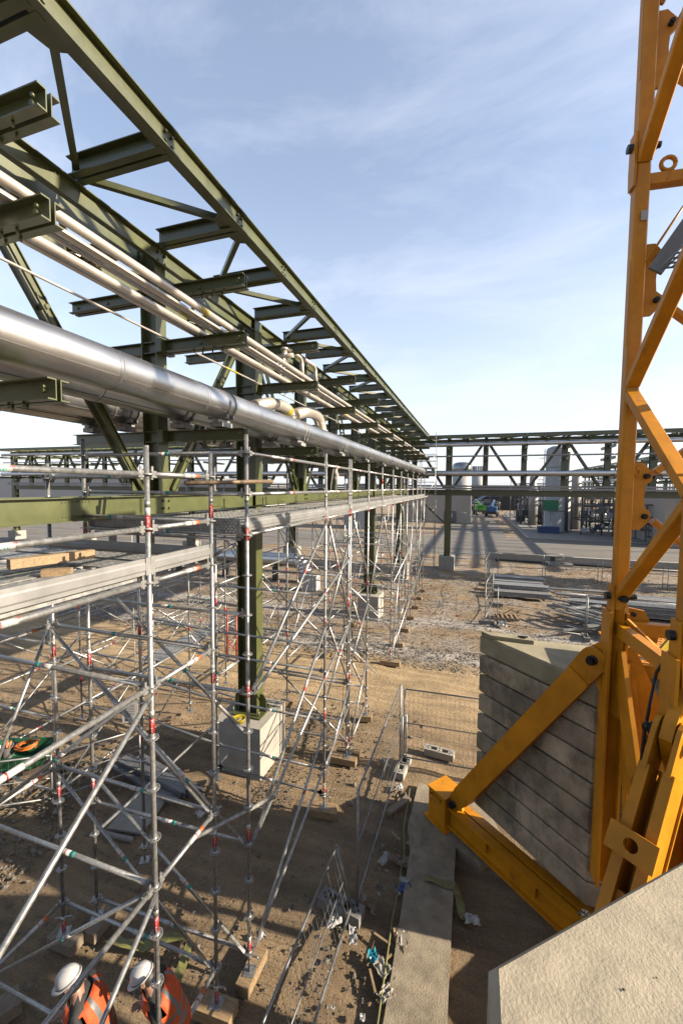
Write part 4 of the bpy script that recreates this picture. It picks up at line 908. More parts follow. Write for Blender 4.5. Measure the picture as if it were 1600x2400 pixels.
# ------------------------------------------------------------------ background: buildings, plant, lifts
def bldg(label, x0, x1, y0, y1, h, m, roof=.25, doors=()):
    t = thing('building', label, 'building', ((x0+x1)/2, (y0+y1)/2, 0))
    b = MB(); b.box(((x0+x1)/2, (y0+y1)/2, h/2), (x1-x0, y1-y0, h)); part('wall', b, m, t)
    b = MB(); b.box(((x0+x1)/2, (y0+y1)/2, h+roof/2), (x1-x0+.2, y1-y0+.2, roof)); part('roof_edge', b, 'whiteb' if m != 'whiteb' else 'midst', t)
    b = MB(); n = max(3, int((x1-x0)/1.1))
    for i in range(n+1): b.box((x0+(x1-x0)*i/n, y0-.011, h/2), (.03, .02, h-.1))
    part('cladding_joint', b, m, t)
    for (dx, w, hh, z, mm) in doors: b = MB(); b.box((dx, y0-.03, z+hh/2), (w, .06, hh)); part('door', b, mm, t)
    return t
bldg('low pale flat roofed building behind the corner column of the crossing rack', -14, -.4, 77, 90, 5.2, 'cream', .2, ((-4, 2.2, 2.2, .0, 'midst'), (-9, 1.1, 2.1, 0, 'midst')))
bldg('plain pale building behind the crane mast at the right edge', 20.5, 34, 54.6, 70, 5.9, 'cream', .2, ((26, 3, 3.5, 0, 'midst'),))
bldg('long low white building on the far left horizon', -150, -66, 92, 110, 8.2, 'whiteb', .3, ((-90, 5, 4, 0, 'midst'),))
bldg('small white building seen through the far left rack', -56, -38, 70, 80, 6.9, 'whiteb', .3, ((-45, 3, 3, 0, 'midst'),))
bldg('bright white shed between the distant scaffold posts', -19, -15.6, 60, 66, 6.8, 'whiteb', .2)
bldg('dark far shed beyond the boom lifts', -2, 16, 128, 150, 7, 'darkst', .3)
t = thing('storage_tank', 'wide white tank with a crinkled shiny cap rising behind the pale building', 'tank', (-1.2, 84, 0))
b = MB(); b.lathe((-2.6, 97, 0), [(2.1, 0), (2.1, 10.0)], 40); part('shell', b, 'whiteb', t)
b = MB(); prof = [(2.2, 9.9), (2.2, 10.9), (2.1, 11.7), (1.7, 12.1), (.8, 12.3), (.1, 12.35)]; b.lathe((-2.6, 97, 0), prof, 40); part('cap', b, 'foil', t)
t = thing('storage_tank', 'distant white tank with a ribbed shiny top beyond the dark far shed', 'tank', (1.4, 155, 0))
b = MB(); b.lathe((1.4, 155, 0), [(2.6, 0), (2.6, 12.6)], 30); part('shell', b, 'whiteb', t); b = MB()
for k in range(16): a = 2*pi*k/16; b.box((1.4+2.5*cos(a), 155+2.5*sin(a), 13.4), (.7, .7, 1.6), a)
part('ribbed_top', b, 'foil', t)
# tall column vessel with its sign
t = thing('column_vessel', 'tall pale column vessel with a green sign, standing on the plant slab', 'tank', (11.9, 67.5, .13))
b = MB(); b.lathe((11.9, 67.5, .13), [(1.95, 0), (1.95, .25), (1.75, .3), (1.75, 11.9), (1.6, 12.3), (1.0, 12.6), (.1, 12.7)], 40); part('shell', b, 'tank', t)
for z in (3.2, 6.4, 9.6): b = MB(); b.lathe((11.9, 67.5, z), [(1.76, -.03), (1.78, -.03), (1.78, .03), (1.76, .03)], 40); part('weld_band', b, 'midst', t)
b = MB(); b.tube((12.9, 65.95, .3), (12.9, 65.95, 11.8), .22, 12); part('downpipe', b, 'midst', t)
b = MB()
for k in range(24): b.box((9.9, 67.1, .6+.5*k), (.03, .5, .03))
for dy in (-.25, .25): b.box((9.9, 67.1+dy, 6.3), (.05, .05, 12))
for k in range(6):
    b.path([(9.9+.75*cos(a)-.0, 67.1+.4*sin(a)-.0, 3+1.6*k) for a in np.linspace(pi/2, 3*pi/2, 7)], .025, 5)
part('ladder', b, 'midst', t)
b = MB(); b.box((10.75, 65.66, 4.05), (2.0, .04, 1.5), .0); b.box((10.75, 65.7, 3.2), (.06, .06, 3), 0); part('sign', b, 'signg', t)
b = MB(); b.box((10.3, 64.4, .55), (2.7, 1.4, .85)); b.box((10.3, 64.4, 1.0), (2.8, 1.5, .06)); solo('bund_tray', b, 'navy', 'dark blue bunded tray at the foot of the tall column vessel', 'tray', (10.3, 64.4, .13))
# process skids: frames, pipes, vessels and valves
def skid(x0, x1, y0, y1, h, label, seed, dense=1.0, vessels=()):
    g = random.Random(seed); t = thing('process_skid', label, 'plant skid', ((x0+x1)/2, (y0+y1)/2, .13), 'process skids on the plant slab')
    n = max(2, int((x1-x0)/2.2))
    for i in range(n+1):
        for y in (y0, y1):
            b = MB(); b.bar((x0+(x1-x0)*i/n, y, .1), (x0+(x1-x0)*i/n, y, h), .16, .16); part('upright', b, g.choice(('midst', 'darkst', 'midst')), t)
    for z in (h*.34, h*.68, h):
        for y in (y0, y1): b = MB(); b.bar((x0, y, z), (x1, y, z), .14, .18); part('frame_beam', b, 'midst', t)
        for i in range(n+1): b = MB(); b.bar((x0+(x1-x0)*i/n, y0, z-.02), (x0+(x1-x0)*i/n, y1, z-.02), .12, .14); part('frame_beam', b, 'darkst', t)
    for i in range(n):
        if g.random() < .5: b = MB(); xx = x0+(x1-x0)*i/n; b.bar((xx, y0-.05, h*.34), (xx+(x1-x0)/n, y0-.05, h*.68), .08, .08); part('frame_brace', b, 'midst', t)
    for k in range(int(16*dense)):
        z = g.uniform(.5, h); y = g.uniform(y0-.4, y1); r = g.choice((.05, .07, .09, .14)); xa_, xb_ = sorted((g.uniform(x0, x1), g.uniform(x0, x1))); b = MB(); m = g.choice(('inox', 'alu', 'galv', 'midst', 'darkst'))
        b.path([(xa_, y, g.uniform(.2, z)), (xa_, y, z-.15), (xa_+.05, y, z-.04), (xa_+.15, y, z), (xb_+.3, y, z), (xb_+.4, y+.0, z-.04), (xb_+.45, y, z-.15), (xb_+.45, y, g.uniform(.2, z))], r, 8); part('pipe', b, m, t)
    for k in range(int(9*dense)):
        x, z = g.uniform(x0, x1), g.uniform(.4, h*.6); b = MB(); b.tube((x, y0-.5, z), (x, y0-.5, z+.35), .13, 10); b.tube((x-.25, y0-.5, z+.1), (x+.25, y0-.5, z+.1), .09, 8); b.box((x, y0-.5, z+.45), (.24, .24, .2)); part('valve', b, g.choice(('navy', 'darkst', 'midst', 'whiteb', 'rust')), t)
    for k in range(int(5*dense)):
        x = g.uniform(x0, x1); b = MB(); b.box((x, y0-.25, g.uniform(.7, h*.6)), (g.uniform(.4, .9), .3, g.uniform(.5, 1.1))); part('cabinet', b, g.choice(('midst', 'darkst', 'whiteb', 'midst')), t)
    for (x, y, r, hh, m) in vessels: b = MB(); b.lathe((x, y, .13), [(r, 0), (r, hh-.3), (r*.7, hh-.08), (.05, hh)], 24); part('vessel', b, m, t)
    if dense > .9:
        b = MB(); b.bar((x0, y0-.1, h*.68+1.1), (x1, y0-.1, h*.68+1.1), .05, .05); b.bar((x0, y0-.1, h*.68+.6), (x1, y0-.1, h*.68+.6), .04, .04); part('guard_rail', b, 'midst', t)
skid(14.4, 19.4, 64, 70, 6.2, 'dense process skid of pipes and valves just right of the tall column vessel', 11, 1.5, ((15.2, 72, .8, 8.5, 'tank'),))
skid(8.0, 13.0, 78, 86, 6.5, 'process skid with slim bright vessels left of the tall column vessel', 12, 1.3, ((9.9, 77.4, .75, 6.6, 'tank'), (11.6, 80, .9, 6, 'alu')))
skid(15.5, 24, 80, 90, 7.0, 'process skid far behind the tall column vessel', 13, 1.2, ((17, 79, .6, 8, 'tank'),))
skid(19.9, 22.6, 57.8, 61, 4.6, 'narrow process skid beside the pale building at the right', 14, .8)
skid(24, 36, 74, 84, 7.5, 'process skid at the far right behind the pale building', 15, 1.0)
skid(-3, 7.5, 118, 126, 6.2, 'pipe frame far down the road behind the boom lifts', 16, .8)
skid(27, 40, 98, 112, 9.0, 'tall process frame on the far right skyline', 17, 1.3, ((30, 97, .9, 11, 'tank'), (34, 96, .7, 9, 'alu')))
skid(9.5, 16, 96, 106, 7.5, 'process frame behind the slim bright vessels', 18, 1.2, ((12, 95, .7, 9, 'tank'),))
for i_, (x, y, h_) in enumerate(((7.4, 92, 9), (17.8, 62.5, 8), (23.5, 72, 9))):
    t = thing('lamp_post', 'slim lamp post on the plant slab, '+('beside the far road', 'near the dense process skid', 'behind the pale building')[i_], 'lamp post', (x, y, .13)); b = MB(); b.tube((x, y, .1), (x, y, h_), .09, 8, .05); part('pole', b, 'midst', t); b = MB(); b.box((x-.4, y, h_), (1.0, .25, .12)); part('lamp_head', b, 'midst', t)
t = thing('air_unit', 'grey louvred air unit standing at the near left corner of the plant', 'air unit', (8.3, 84, .13))
b = MB(); b.box((8.6, 83.6, 1.3), (1.5, 1.1, 2.3)); part('casing', b, 'midst', t)
b = MB()
for k in range(8): b.box((8.6, 83.02, .5+.22*k), (1.2, .04, .09))
part('louvres', b, 'darkst', t)
# boom lifts
def lift(x, y, rz, m, label, L_):
    t = thing('boom_lift', label, 'boom lift', (x, y, 0), 'boom lifts parked on the far road'); R = Matrix.Rotation(rz, 3, 'Z'); O = Vector((x, y, 0)); Q = lambda a, c, z: O+R @ Vector((a, c, z))
    b = MB(); b.box(Q(0, 0, .85), (2.3, 3.4, .5), rz); part('chassis', b, 'darkst', t)
    b = MB(); b.box(Q(-.55, -.2, 1.75), (1.0, 2.9, 1.25), rz); b.box(Q(.62, -.1, 1.7), (.9, 2.7, 1.1), rz); b.box(Q(0, -1.5, 1.7), (1.9, .5, 1.0), rz); part('turntable', b, m, t)
    for sx in (-1, 1):
        for sy in (-1, 1):
            b = MB(); b.tube(Q(sx*1.0, sy*1.25, .5), Q(sx*1.38, sy*1.25, .5), .5, 18); wl = part('wheel', b, 'black', t); b = MB(); b.tube(Q(sx*1.38, sy*1.25, .5), Q(sx*1.40, sy*1.25, .5), .28, 14); part('rim', b, m, wl)
    b = MB(); b.bar(Q(0, -1.2, 2.2), Q(0, L_, 3.2), .42, .5); part('boom', b, m, t); b = MB(); b.bar(Q(0, L_-1, 3.15), Q(0, L_+2, 3.5), .3, .36); part('boom_tip', b, 'midst', t)
    b = MB()
    for z in (2.2, 2.7, 3.2):
        for (a0, c0_, a1, c1) in ((-.9, L_+2.1, .9, L_+2.1), (-.9, L_+3, .9, L_+3), (-.9, L_+2.1, -.9, L_+3), (.9, L_+2.1, .9, L_+3)): b.tube(Q(a0, c0_, z), Q(a1, c1, z), .03, 6)
    b.box(Q(0, L_+2.55, 2.18), (1.8, .9, .05), rz); part('basket', b, 'midst', t)
lift(1.6, 104.5, .25, 'lime', 'green boom lift parked left of the blue one far down the road', 3); lift(4.1, 98.5, -.12, 'blue', 'blue boom lift parked in front of the green one far down the road', 4)
t = thing('boom', 'raised blue lattice arm of a machine behind the green boom lift', 'boom', (0, 110, 0)); b = MB(); b.bar((-.5, 110, 2.6), (4.5, 112, 5.4), .5, .5); b.bar((4.5, 112, 0), (4.5, 112, 5.4), .5, .5); part('arm', b, 'navy', t)

# low wall by the road, kerb edge
b = MB(); b.box((13.5, 39.6, .24), (24.2, .42, .62)); solo('low_wall', b, 'conc', 'long low pale concrete wall along the near edge of the road', 'wall', (13.5, 39.6, 0))
b = MB(); b.tube((2, 38.2, .12), (19, 38.0, .12), .10, 8); solo('black_hose', b, 'black', 'black hose lying at the foot of the low concrete wall', 'hose', (2, 38.2, .1))
b = MB(); b.box((7.1, 38.2, .08), (1.9, .8, .2)); solo('concrete_slab', b, 'conc', 'pale concrete slab under the small gate barrier', 'slab', (7.1, 38.2, 0))

# ------------------------------------------------------------------ fences and barriers
def panel(p, q, h, label, mesh=True, lean=0.0, mid=True, z0=.08, name='mesh_fence', group='temporary mesh fence panels', dx=.10):
    t = thing(name, label, 'fence' if name == 'mesh_fence' else 'barrier', (p[0], p[1], 0), group); P0, P1 = Vector((p[0], p[1], 0)), Vector((q[0], q[1], 0)); d = (P1-P0).normalized(); nn = d.cross(Vector((0, 0, 1)))
    K = lambda s, z: P0+(P1-P0)*s+nn*lean*z/h+Vector((0, 0, z))
    for s in (0, 1): b = MB(); b.tube(K(s, 0), K(s, h), .020, 10); part('fence_post', b, 'frame', t)
    for z in ((h-.02, z0+.10) if not mid else (h-.02, h*.55, z0+.10)): b = MB(); b.tube(K(0, z), K(1, z), .017 if z != h*.55 else .010, 8); part('fence_rail', b, 'frame', t)
    if mesh:
        b = MB(); n = int((P1-P0).length/dx)
        for i in range(1, n): b.bar(K(i/n, z0+.1), K(i/n, h-.03), .0035, .0035, up=d)
        for k in range(1, int(h/.28)): b.bar(K(0, z0+.1+.27*k), K(1, z0+.1+.27*k), .0035, .0035)
        part('wire_mesh', b, 'frame', t)
    return t
def foot(x, y, rz, label, m='block'):
    t = thing('concrete_block', label, 'concrete block', (x, y, 0), 'concrete fence feet'); R = Matrix.Rotation(rz, 3, 'Z'); b = MB()
    L2, W2, H_ = .35, .115, .14
    # a block with two square openings and small round sockets: built as a grid of ribs
    for (a0, a1) in ((-L2, -.21), (-.055, .055), (.21, L2)): b.box(Vector((x, y, H_/2-.01))+R @ Vector(((a0+a1)/2, 0, 0)), (a1-a0, 2*W2, H_+.02), rz)
    for s in (-1, 1):
        for (a0, a1) in ((-.21, -.055), (.055, .21)): b.box(Vector((x, y, H_/2-.01))+R @ Vector(((a0+a1)/2, s*(W2-.028), 0)), (a1-a0, .056, H_+.02), rz)
    part('block', b, m, t); b = MB()
    for a in (-.29, -.25, 0, .25, .29):
        for s in ((0,) if abs(a) > .27 else (-.05, .05)): c = Vector((x, y, 0))+R @ Vector((a, s, 0)); b.tube(c+Vector((0, 0, H_+.0)), c+Vector((0, 0, H_+.003)), .020, 10)
    tag(part('socket', b, 'black', t), kind='stuff')
panel((-1.52, 5.62), (-1.46, 9.05), 1.98, 'tall mesh fence panel running away from the camera beside the concrete strip')
panel((-1.62, 2.3), (-1.53, 5.52), 1.08, 'low mesh fence panel leaning left, nearest the camera', lean=-.30)
panel((-1.39, 9.18), (2.1, 9.36), 1.84, 'mesh fence panel crossing behind the ballast slabs')
panel((-1.44, 9.22), (-1.36, 9.3), 1.15, 'short narrow fence frame at the corner where two panels meet', mesh=False)
foot(-1.76, 5.58, -.16, 'hollow concrete fence foot on shaded dirt between the two nearest fence panels'); foot(-1.38, 9.0, 1.45, 'concrete fence foot at the corner by the crane foot', 'conc'); foot(-.62, 9.78, -.10, 'spare concrete fence foot lying loose on the sand behind the fence', 'conc')
panel((.69, 20.55), (1.17, 23.8), 1.95, 'nearest panel of the zigzag fence left of the steel stacks', dx=.15); panel((1.17, 23.85), (.85, 26.9), 1.95, 'second panel of the zigzag fence left of the steel stacks', dx=.15)
panel((.85, 26.95), (1.2, 30.2), 1.95, 'third panel of the zigzag fence left of the steel stacks', dx=.15); panel((1.2, 30.25), (1.0, 33.5), 1.95, 'farthest panel of the zigzag fence left of the steel stacks', dx=.15)
panel((1.22, 20.1), (4.75, 19.65), 1.95, 'fence panel between the zigzag fence and the strut pile', dx=.2); panel((4.8, 19.62), (8.3, 19.2), 1.95, 'fence panel right of the strut pile, behind the crane mast', dx=.2)
foot(.75, 20.45, .1, 'concrete fence foot under the near end of the zigzag fence'); foot(1.35, 23.75, .05, 'concrete fence foot under the second post of the zigzag fence'); foot(4.8, 19.7, 1.5, 'concrete fence foot by the strut pile')
for i, (xa_, xb_) in enumerate(((1.9, 4.9), (5.05, 8.25), (8.45, 11.75), (11.95, 15.3), (15.4, 18.6))):
    panel((xa_, 32.6-.6*i), (xb_, 32.2-.6*i), 1.66, ('first', 'second', 'third', 'fourth', 'fifth')[i]+' grey barrier from the left along the near side of the road', mesh=False, mid=False, z0=.9, name='barrier', group='grey barriers along the road')
t = panel((5.85, 37.9), (7.3, 37.85), 1.0, 'small gate barrier with a dark plate in front of the low wall', mesh=False, name='barrier', group='grey barriers along the road'); b = MB(); b.box((6.5, 37.84, .55), (.36, .03, .36)); part('plate', b, 'darkst', t)
t = panel((-3.6, 75.5), (-1.2, 75.5), 2.1, 'grey hurdle in front of the low pale building', mesh=False, name='barrier', group='grey barriers along the road')
for i in range(6): panel((-34+4*i, 38.2), (-30.6+4*i, 38.2), 1.2, '%s grey barrier in the row on the far left of the road' % ('first', 'second', 'third', 'fourth', 'fifth', 'sixth')[i], mesh=False, name='barrier', group='grey barriers along the road', mid=True)

# ------------------------------------------------------------------ steel stacks
def bundle(x, y, rz, L_, n, rows, label, w=.32, z=0.08, m='galv'):
    t = thing('plank_bundle', label, 'steel planks', (x, y, 0), 'bundles of galvanised steel planks'); R = Matrix.Rotation(rz, 3, 'Z')
    for s in (-.36, .36): b = MB(); b.box(Vector((x, y, .03))+R @ Vector((s*L_, 0, 0)), (.1, w*n+.1, .1), rz); part('bearer', b, 'woodold', t)
    for r in range(rows):
        for k in range(n):
            dx = random.uniform(-.12, .12); b = MB(); c = Vector((x, y, z+.075*r+.04))+R @ Vector((dx, (k-(n-1)/2)*w, 0))
            b.box(c+Vector((0, 0, .025)), (L_, w-.02, .006), rz)
            for s in (-1, 1): b.box(c+R @ Vector((0, s*(w/2-.015), 0)), (L_, .012, .055), rz)
            part('plank', b, m if (r+k) % 3 else 'galvdull', t)
bundle(2.9, 25.9, .04, 3.1, 2, 4, 'front bundle of galvanised planks in the stack right of the zigzag fence', m='galvdull'); bundle(2.85, 26.75, .03, 3.1, 2, 7, 'second and brightest bundle of planks in the stack right of the zigzag fence')
bundle(2.9, 27.7, .02, 3.0, 2, 5, 'third bundle of planks in the stack right of the zigzag fence', m='galvdull'); bundle(3.0, 28.9, .0, 3.0, 2, 4, 'fourth bundle of planks in the stack right of the zigzag fence', m='darkst'); bundle(3.1, 30.2, .0, 3.2, 2, 4, 'rearmost bundle of planks in the stack right of the zigzag fence', m='galvdull')
bundle(9.6, 26.9, -.03, 4.0, 3, 4, 'rear bundle of long steel sections right of the crane mast'); bundle(9.7, 25.6, -.05, 3.8, 2, 7, 'middle bundle of steel sections right of the crane mast', m='galvdull'); bundle(9.4, 24.1, .0, 4.2, 3, 8, 'largest front bundle of grey steel sections right of the crane mast', m='midst')
bundle(9.6, 21.6, -.04, 3.4, 3, 3, 'low bundle of steel tubes nearest the camera right of the mast', .22)
bundle(13.6, 26.3, .02, 3.8, 3, 5, 'far right bundle of steel sections beyond the largest bundle', m='galvdull'); bundle(13.4, 24.0, -.03, 3.6, 3, 6, 'far right front bundle of steel sections near the frame edge'); bundle(6.5, 25.0, -.06, 2.6, 2, 4, 'short bundle of planks between the strut pile and the two long channels')
for nm, pts in (('front', ((4.95, 27.3), (7.9, 27.0))), ('rear', ((4.6, 28.6), (8.2, 28.7)))):
    b = MB(); b.bar((*pts[0], .08), (*pts[1], .08), .22, .12); solo('steel_channel', b, 'galv', nm+' one of two long steel channels lying left of the mast', 'steel channel', (*pts[0], .02), 'long steel channels on the gravel')
b = MB(); b.bar((4.9, 27.4, .1), (4.5, 28.5, .1), .12, .1); solo('steel_channel', b, 'galv', 'short steel piece lying across the ends of the two long channels', 'steel channel', (4.9, 27.4, .02), 'long steel channels on the gravel')
g = random.Random(5)
for k in range(34):
    a = g.uniform(-.95, -.35) if k % 5 else g.uniform(.3, .9); L_ = g.uniform(1.6, 2.9); x, y = g.uniform(4.9, 6.9), g.uniform(20.1, 23.2); z = .06+.02*k
    d = Vector((cos(a), sin(a), g.uniform(-.05, .05)))*L_/2; b = MB(); b.bar(Vector((x, y, z))-d, Vector((x, y, z))+d, g.choice((.08, .12, .18)), .08); solo('loose_strut', b, g.choice(('galv', 'galv', 'galvdull', 'midst')), 'galvanised strut in the untidy pile of struts left of the crane mast foot', 'steel strut', (x, y, z), 'galvanised struts in an untidy pile')
t = thing('pallet', 'broken wooden pallet lying behind the zigzag fence foot', 'pallet', (1.75, 21.5, 0))
for k in range(5): b = MB(); b.box((1.3+.22*k, 21.5, .13), (.10, .8, .022), .12+random.uniform(-.1, .1)); part('slat', b, 'wood', t)
for k in range(3): b = MB(); b.box((1.75, 21.15+.35*k, .06), (1.1, .09, .09), .1); part('bearer', b, 'woodold', t)
b = MB(); b.bar((1.55, 21.5, .18), (2.05, 21.75, .45), .1, .025); part('slat', b, 'wood', t, 'slat broken loose and sticking up')
# ------------------------------------------------------------------ small things on the site
b = MB(); b.lathe((-4.93, 7.79, 1.14), [(.125, 0), (.145, .085), (.15, .09), (.135, .09), (.118, .02), (.118, .06)], 22); b.mi = 1; b.lathe((-4.93, 7.79, 1.19), [(.118, 0), (.01, .018)], 16)
solo('plastic_tub', b, ['yellowp', 'concfoot'], 'yellow plastic tub of grout standing on the nearest concrete plinth', 'tub', (-4.93, 7.79, 1.13))
t = thing('duct', 'large shiny metal duct with its end bent down, far behind the nearest column', 'duct', (-14, 25, 0))
x = -23.0
while x < -11.6:
    b = MB(); b.tube((x, 25.3, 1.42), (min(x+1.5, -11.5), 25.3, 1.42), .46, 28, caps=False); b.tube((x, 25.3, 1.42), (x+.06, 25.3, 1.42), .475, 28, caps=False); part('duct_section', b, 'alu', t); x += 1.5
for k in range(5):
    a0, a1 = pi/2*k/5, pi/2*(k+1)/5; b = MB(); b.path([(-11.5+.75*sin(a), 25.3, 1.42-.75+.75*cos(a)) for a in (a0, a1)], .462, 26); part('bend_segment', b, 'alu', t)
b = MB(); b.tube((-10.75, 25.3, 0), (-10.75, 25.3, .67), .46, 26); part('duct_end', b, 'galv', t)
for x in (-21, -17, -13): b = MB(); b.box((x, 25.3, .45), (.12, .8, .95)); part('duct_support', b, 'darkst', t)
b = MB(); b.box((-9.6, 23.6, .42), (.9, .7, .95)); b.box((-9.6, 23.6, .92), (.96, .76, .06)); b.box((-9.6, 23.24, .5), (.5, .02, .5)); solo('site_cabinet', b, 'whiteb', 'small pale cabinet standing beside the bent end of the shiny duct', 'cabinet', (-9.6, 23.6, 0))
# wheelbarrow with cables and a bucket
t = thing('wheelbarrow', 'dark green wheelbarrow full of tools at the left edge', 'wheelbarrow', (-9.4, 6.1, 0)); R = Matrix.Rotation(.45, 3, 'Z'); Q = lambda a, c, z: Vector((-9.4, 6.1, 0))+R @ Vector((a, c, z))
b = MB(); rings = [(.62, .40, .64, 0), (.40, .26, .30, .06), (.60, .38, .63, 0), (.39, .25, .32, .06)]; vs = []
def rr(a, c, z, dx): return [Q(dx+x, y, z) for x, y in ((-a, -c*.8), (-a*.85, -c), (a*.85, -c*.8), (a, -c*.6), (a, c*.6), (a*.85, c*.8), (-a*.85, c), (-a, c*.8))]
for a, c, z, dx in (rings[1], rings[0], rings[2], rings[3]): vs += rr(a, c, z, dx)
b.add(vs, [(k*8+j, k*8+(j+1) % 8, (k+1)*8+(j+1) % 8, (k+1)*8+j) for k in range(3) for j in range(8)]+[tuple(range(7, -1, -1)), tuple(range(24, 32))]); part('tray', b, 'greenbar', t)
for s in (-1, 1):
    b = MB(); b.path([Q(.75, s*.06, .22), Q(.2, s*.24, .30), Q(-.5, s*.28, .34), Q(-.8, s*.29, .50), Q(-1.15, s*.30, .58)], .018, 8); part('handle', b, 'greenbar', t); b = MB(); b.tube(Q(-1.05, s*.30, .56), Q(-1.2, s*.30, .60), .022, 8); part('grip', b, 'black', t)
    b = MB(); b.path([Q(-.42, s*.26, .33), Q(-.5, s*.26, .02), Q(-.62, s*.26, .0)], .016, 6); part('leg', b, 'greenbar', t)
b = MB(); b.tube(Q(.78, -.045, .19), Q(.78, .045, .19), .19, 18); wl = part('wheel', b, 'black', t); b = MB(); b.tube(Q(.78, -.05, .19), Q(.78, .05, .19), .08, 12); part('rim', b, 'greenbar', wl)
b = MB(); g = random.Random(3); pts = [Q(.05+.22*cos(k*.7)+g.uniform(-.04, .04), .04+.17*sin(k*.7)+g.uniform(-.03, .03), .60+.004*k+g.uniform(-.02, .02)) for k in range(30)]; b.path(pts, .020, 6); solo('cable_coil', b, 'hose', 'tangled orange cable heaped in the green wheelbarrow', 'cable', Q(.05, .04, .6))
b = MB(); c = Q(-.33, -.02, .42); b.lathe(c, [(.11, 0), (.15, .28), (.155, .28), (.14, .27), (.10, .05)], 18); b.mi = 1; b.tube(c+Vector((.03, 0, .1)), c+Vector((.12, .05, .4)), .02, 6); b.tube(c, c+Vector((-.06, .08, .36)), .025, 6); solo('bucket', b, ['white', 'hose'], 'white bucket of tools in the green wheelbarrow', 'bucket', c)
b = MB(); b.bar((-8.85, 5.75, .36), (-6.95, 7.95, .75), .15, .05); solo('plank', b, 'rust', 'rough brown plank propped beside the green wheelbarrow', 'plank', (-8, 6.8, .4))
panel((-10.2, 4.25), (-7.9, 5.65), 1.1, 'low mesh fence panel over dark gravel at the left edge', dx=.12); panel((-7.85, 5.7), (-6.9, 6.9), 1.1, 'low mesh fence panel between the dark gravel and the grey boards', dx=.12)
b = MB(); b.prism([(-6.40, 5.58), (-5.70, 5.70), (-5.86, 6.55), (-6.62, 6.55)], -.02, .025); solo('board', b, 'ply', 'pale square board lying flat on shaded dirt left of the plinth', 'board', (-6.1, 6.1, 0))
b = MB(); b.prism([(-6.38, 5.45), (-5.75, 5.52), (-5.77, 5.58), (-6.4, 5.52)], -.02, .03); solo('board_strip', b, 'ply', 'narrow pale strip lying below the pale square board', 'board', (-6.1, 5.5, 0))
for k, (x, y, rz, z) in enumerate(((-6.6, 6.75, -.20, .10), (-6.35, 7.05, -.24, .10), (-6.55, 6.9, -.17, .18))):
    t = thing('steel_deck_plank', ('front', 'rear', 'top')[k]+' perforated steel plank of three dumped beside the nearest plinth', 'steel plank', (x, y, 0), 'perforated steel planks on the ground'); d = Vector((cos(rz), sin(rz), 0))*1.05; plank(t, Vector((x, y, z))-d, Vector((x, y, z))+d, .30, .06, 'midst', 'tread')
def sheet(x, y, sx, sy, m, label, cat, grp=None, rz=None, z=.02, crumple=.05, seed=0, name='litter_scrap'):
    g = random.Random(seed+int(x*1000)); n = 6; rz = g.uniform(0, 3) if rz is None else rz; R = Matrix.Rotation(rz, 3, 'Z'); b = MB(); vs = []
    edge = [g.uniform(.75, 1.1) for _ in range(40)]
    for s in (0, -.004):
        for i in range(n):
            for j in range(n):
                u, v = i/(n-1)-.5, j/(n-1)-.5; e = edge[i*n+j] if i in (0, n-1) or j in (0, n-1) else 1
                vs.append(Vector((x, y, z+.004))+R @ Vector((u*sx*e, v*sy*e, abs(g.gauss(0, crumple))+s)))
    fs = [(i*n+j, (i+1)*n+j, (i+1)*n+j+1, i*n+j+1) for i in range(n-1) for j in range(n-1)]; fs += [tuple(reversed([q+n*n for q in f])) for f in fs]
    rim = [i*n for i in range(n)]+[(n-1)*n+j for j in range(1, n)]+[i*n+n-1 for i in range(n-2, -1, -1)]+[j for j in range(n-2, 0, -1)]
    fs += [(rim[k], rim[k]+n*n, rim[(k+1) % len(rim)]+n*n, rim[(k+1) % len(rim)]) for k in range(len(rim))]
    b.add(vs, fs); return solo(name, b, m, label, cat, (x, y, 0), grp)
P_ = 'paper'
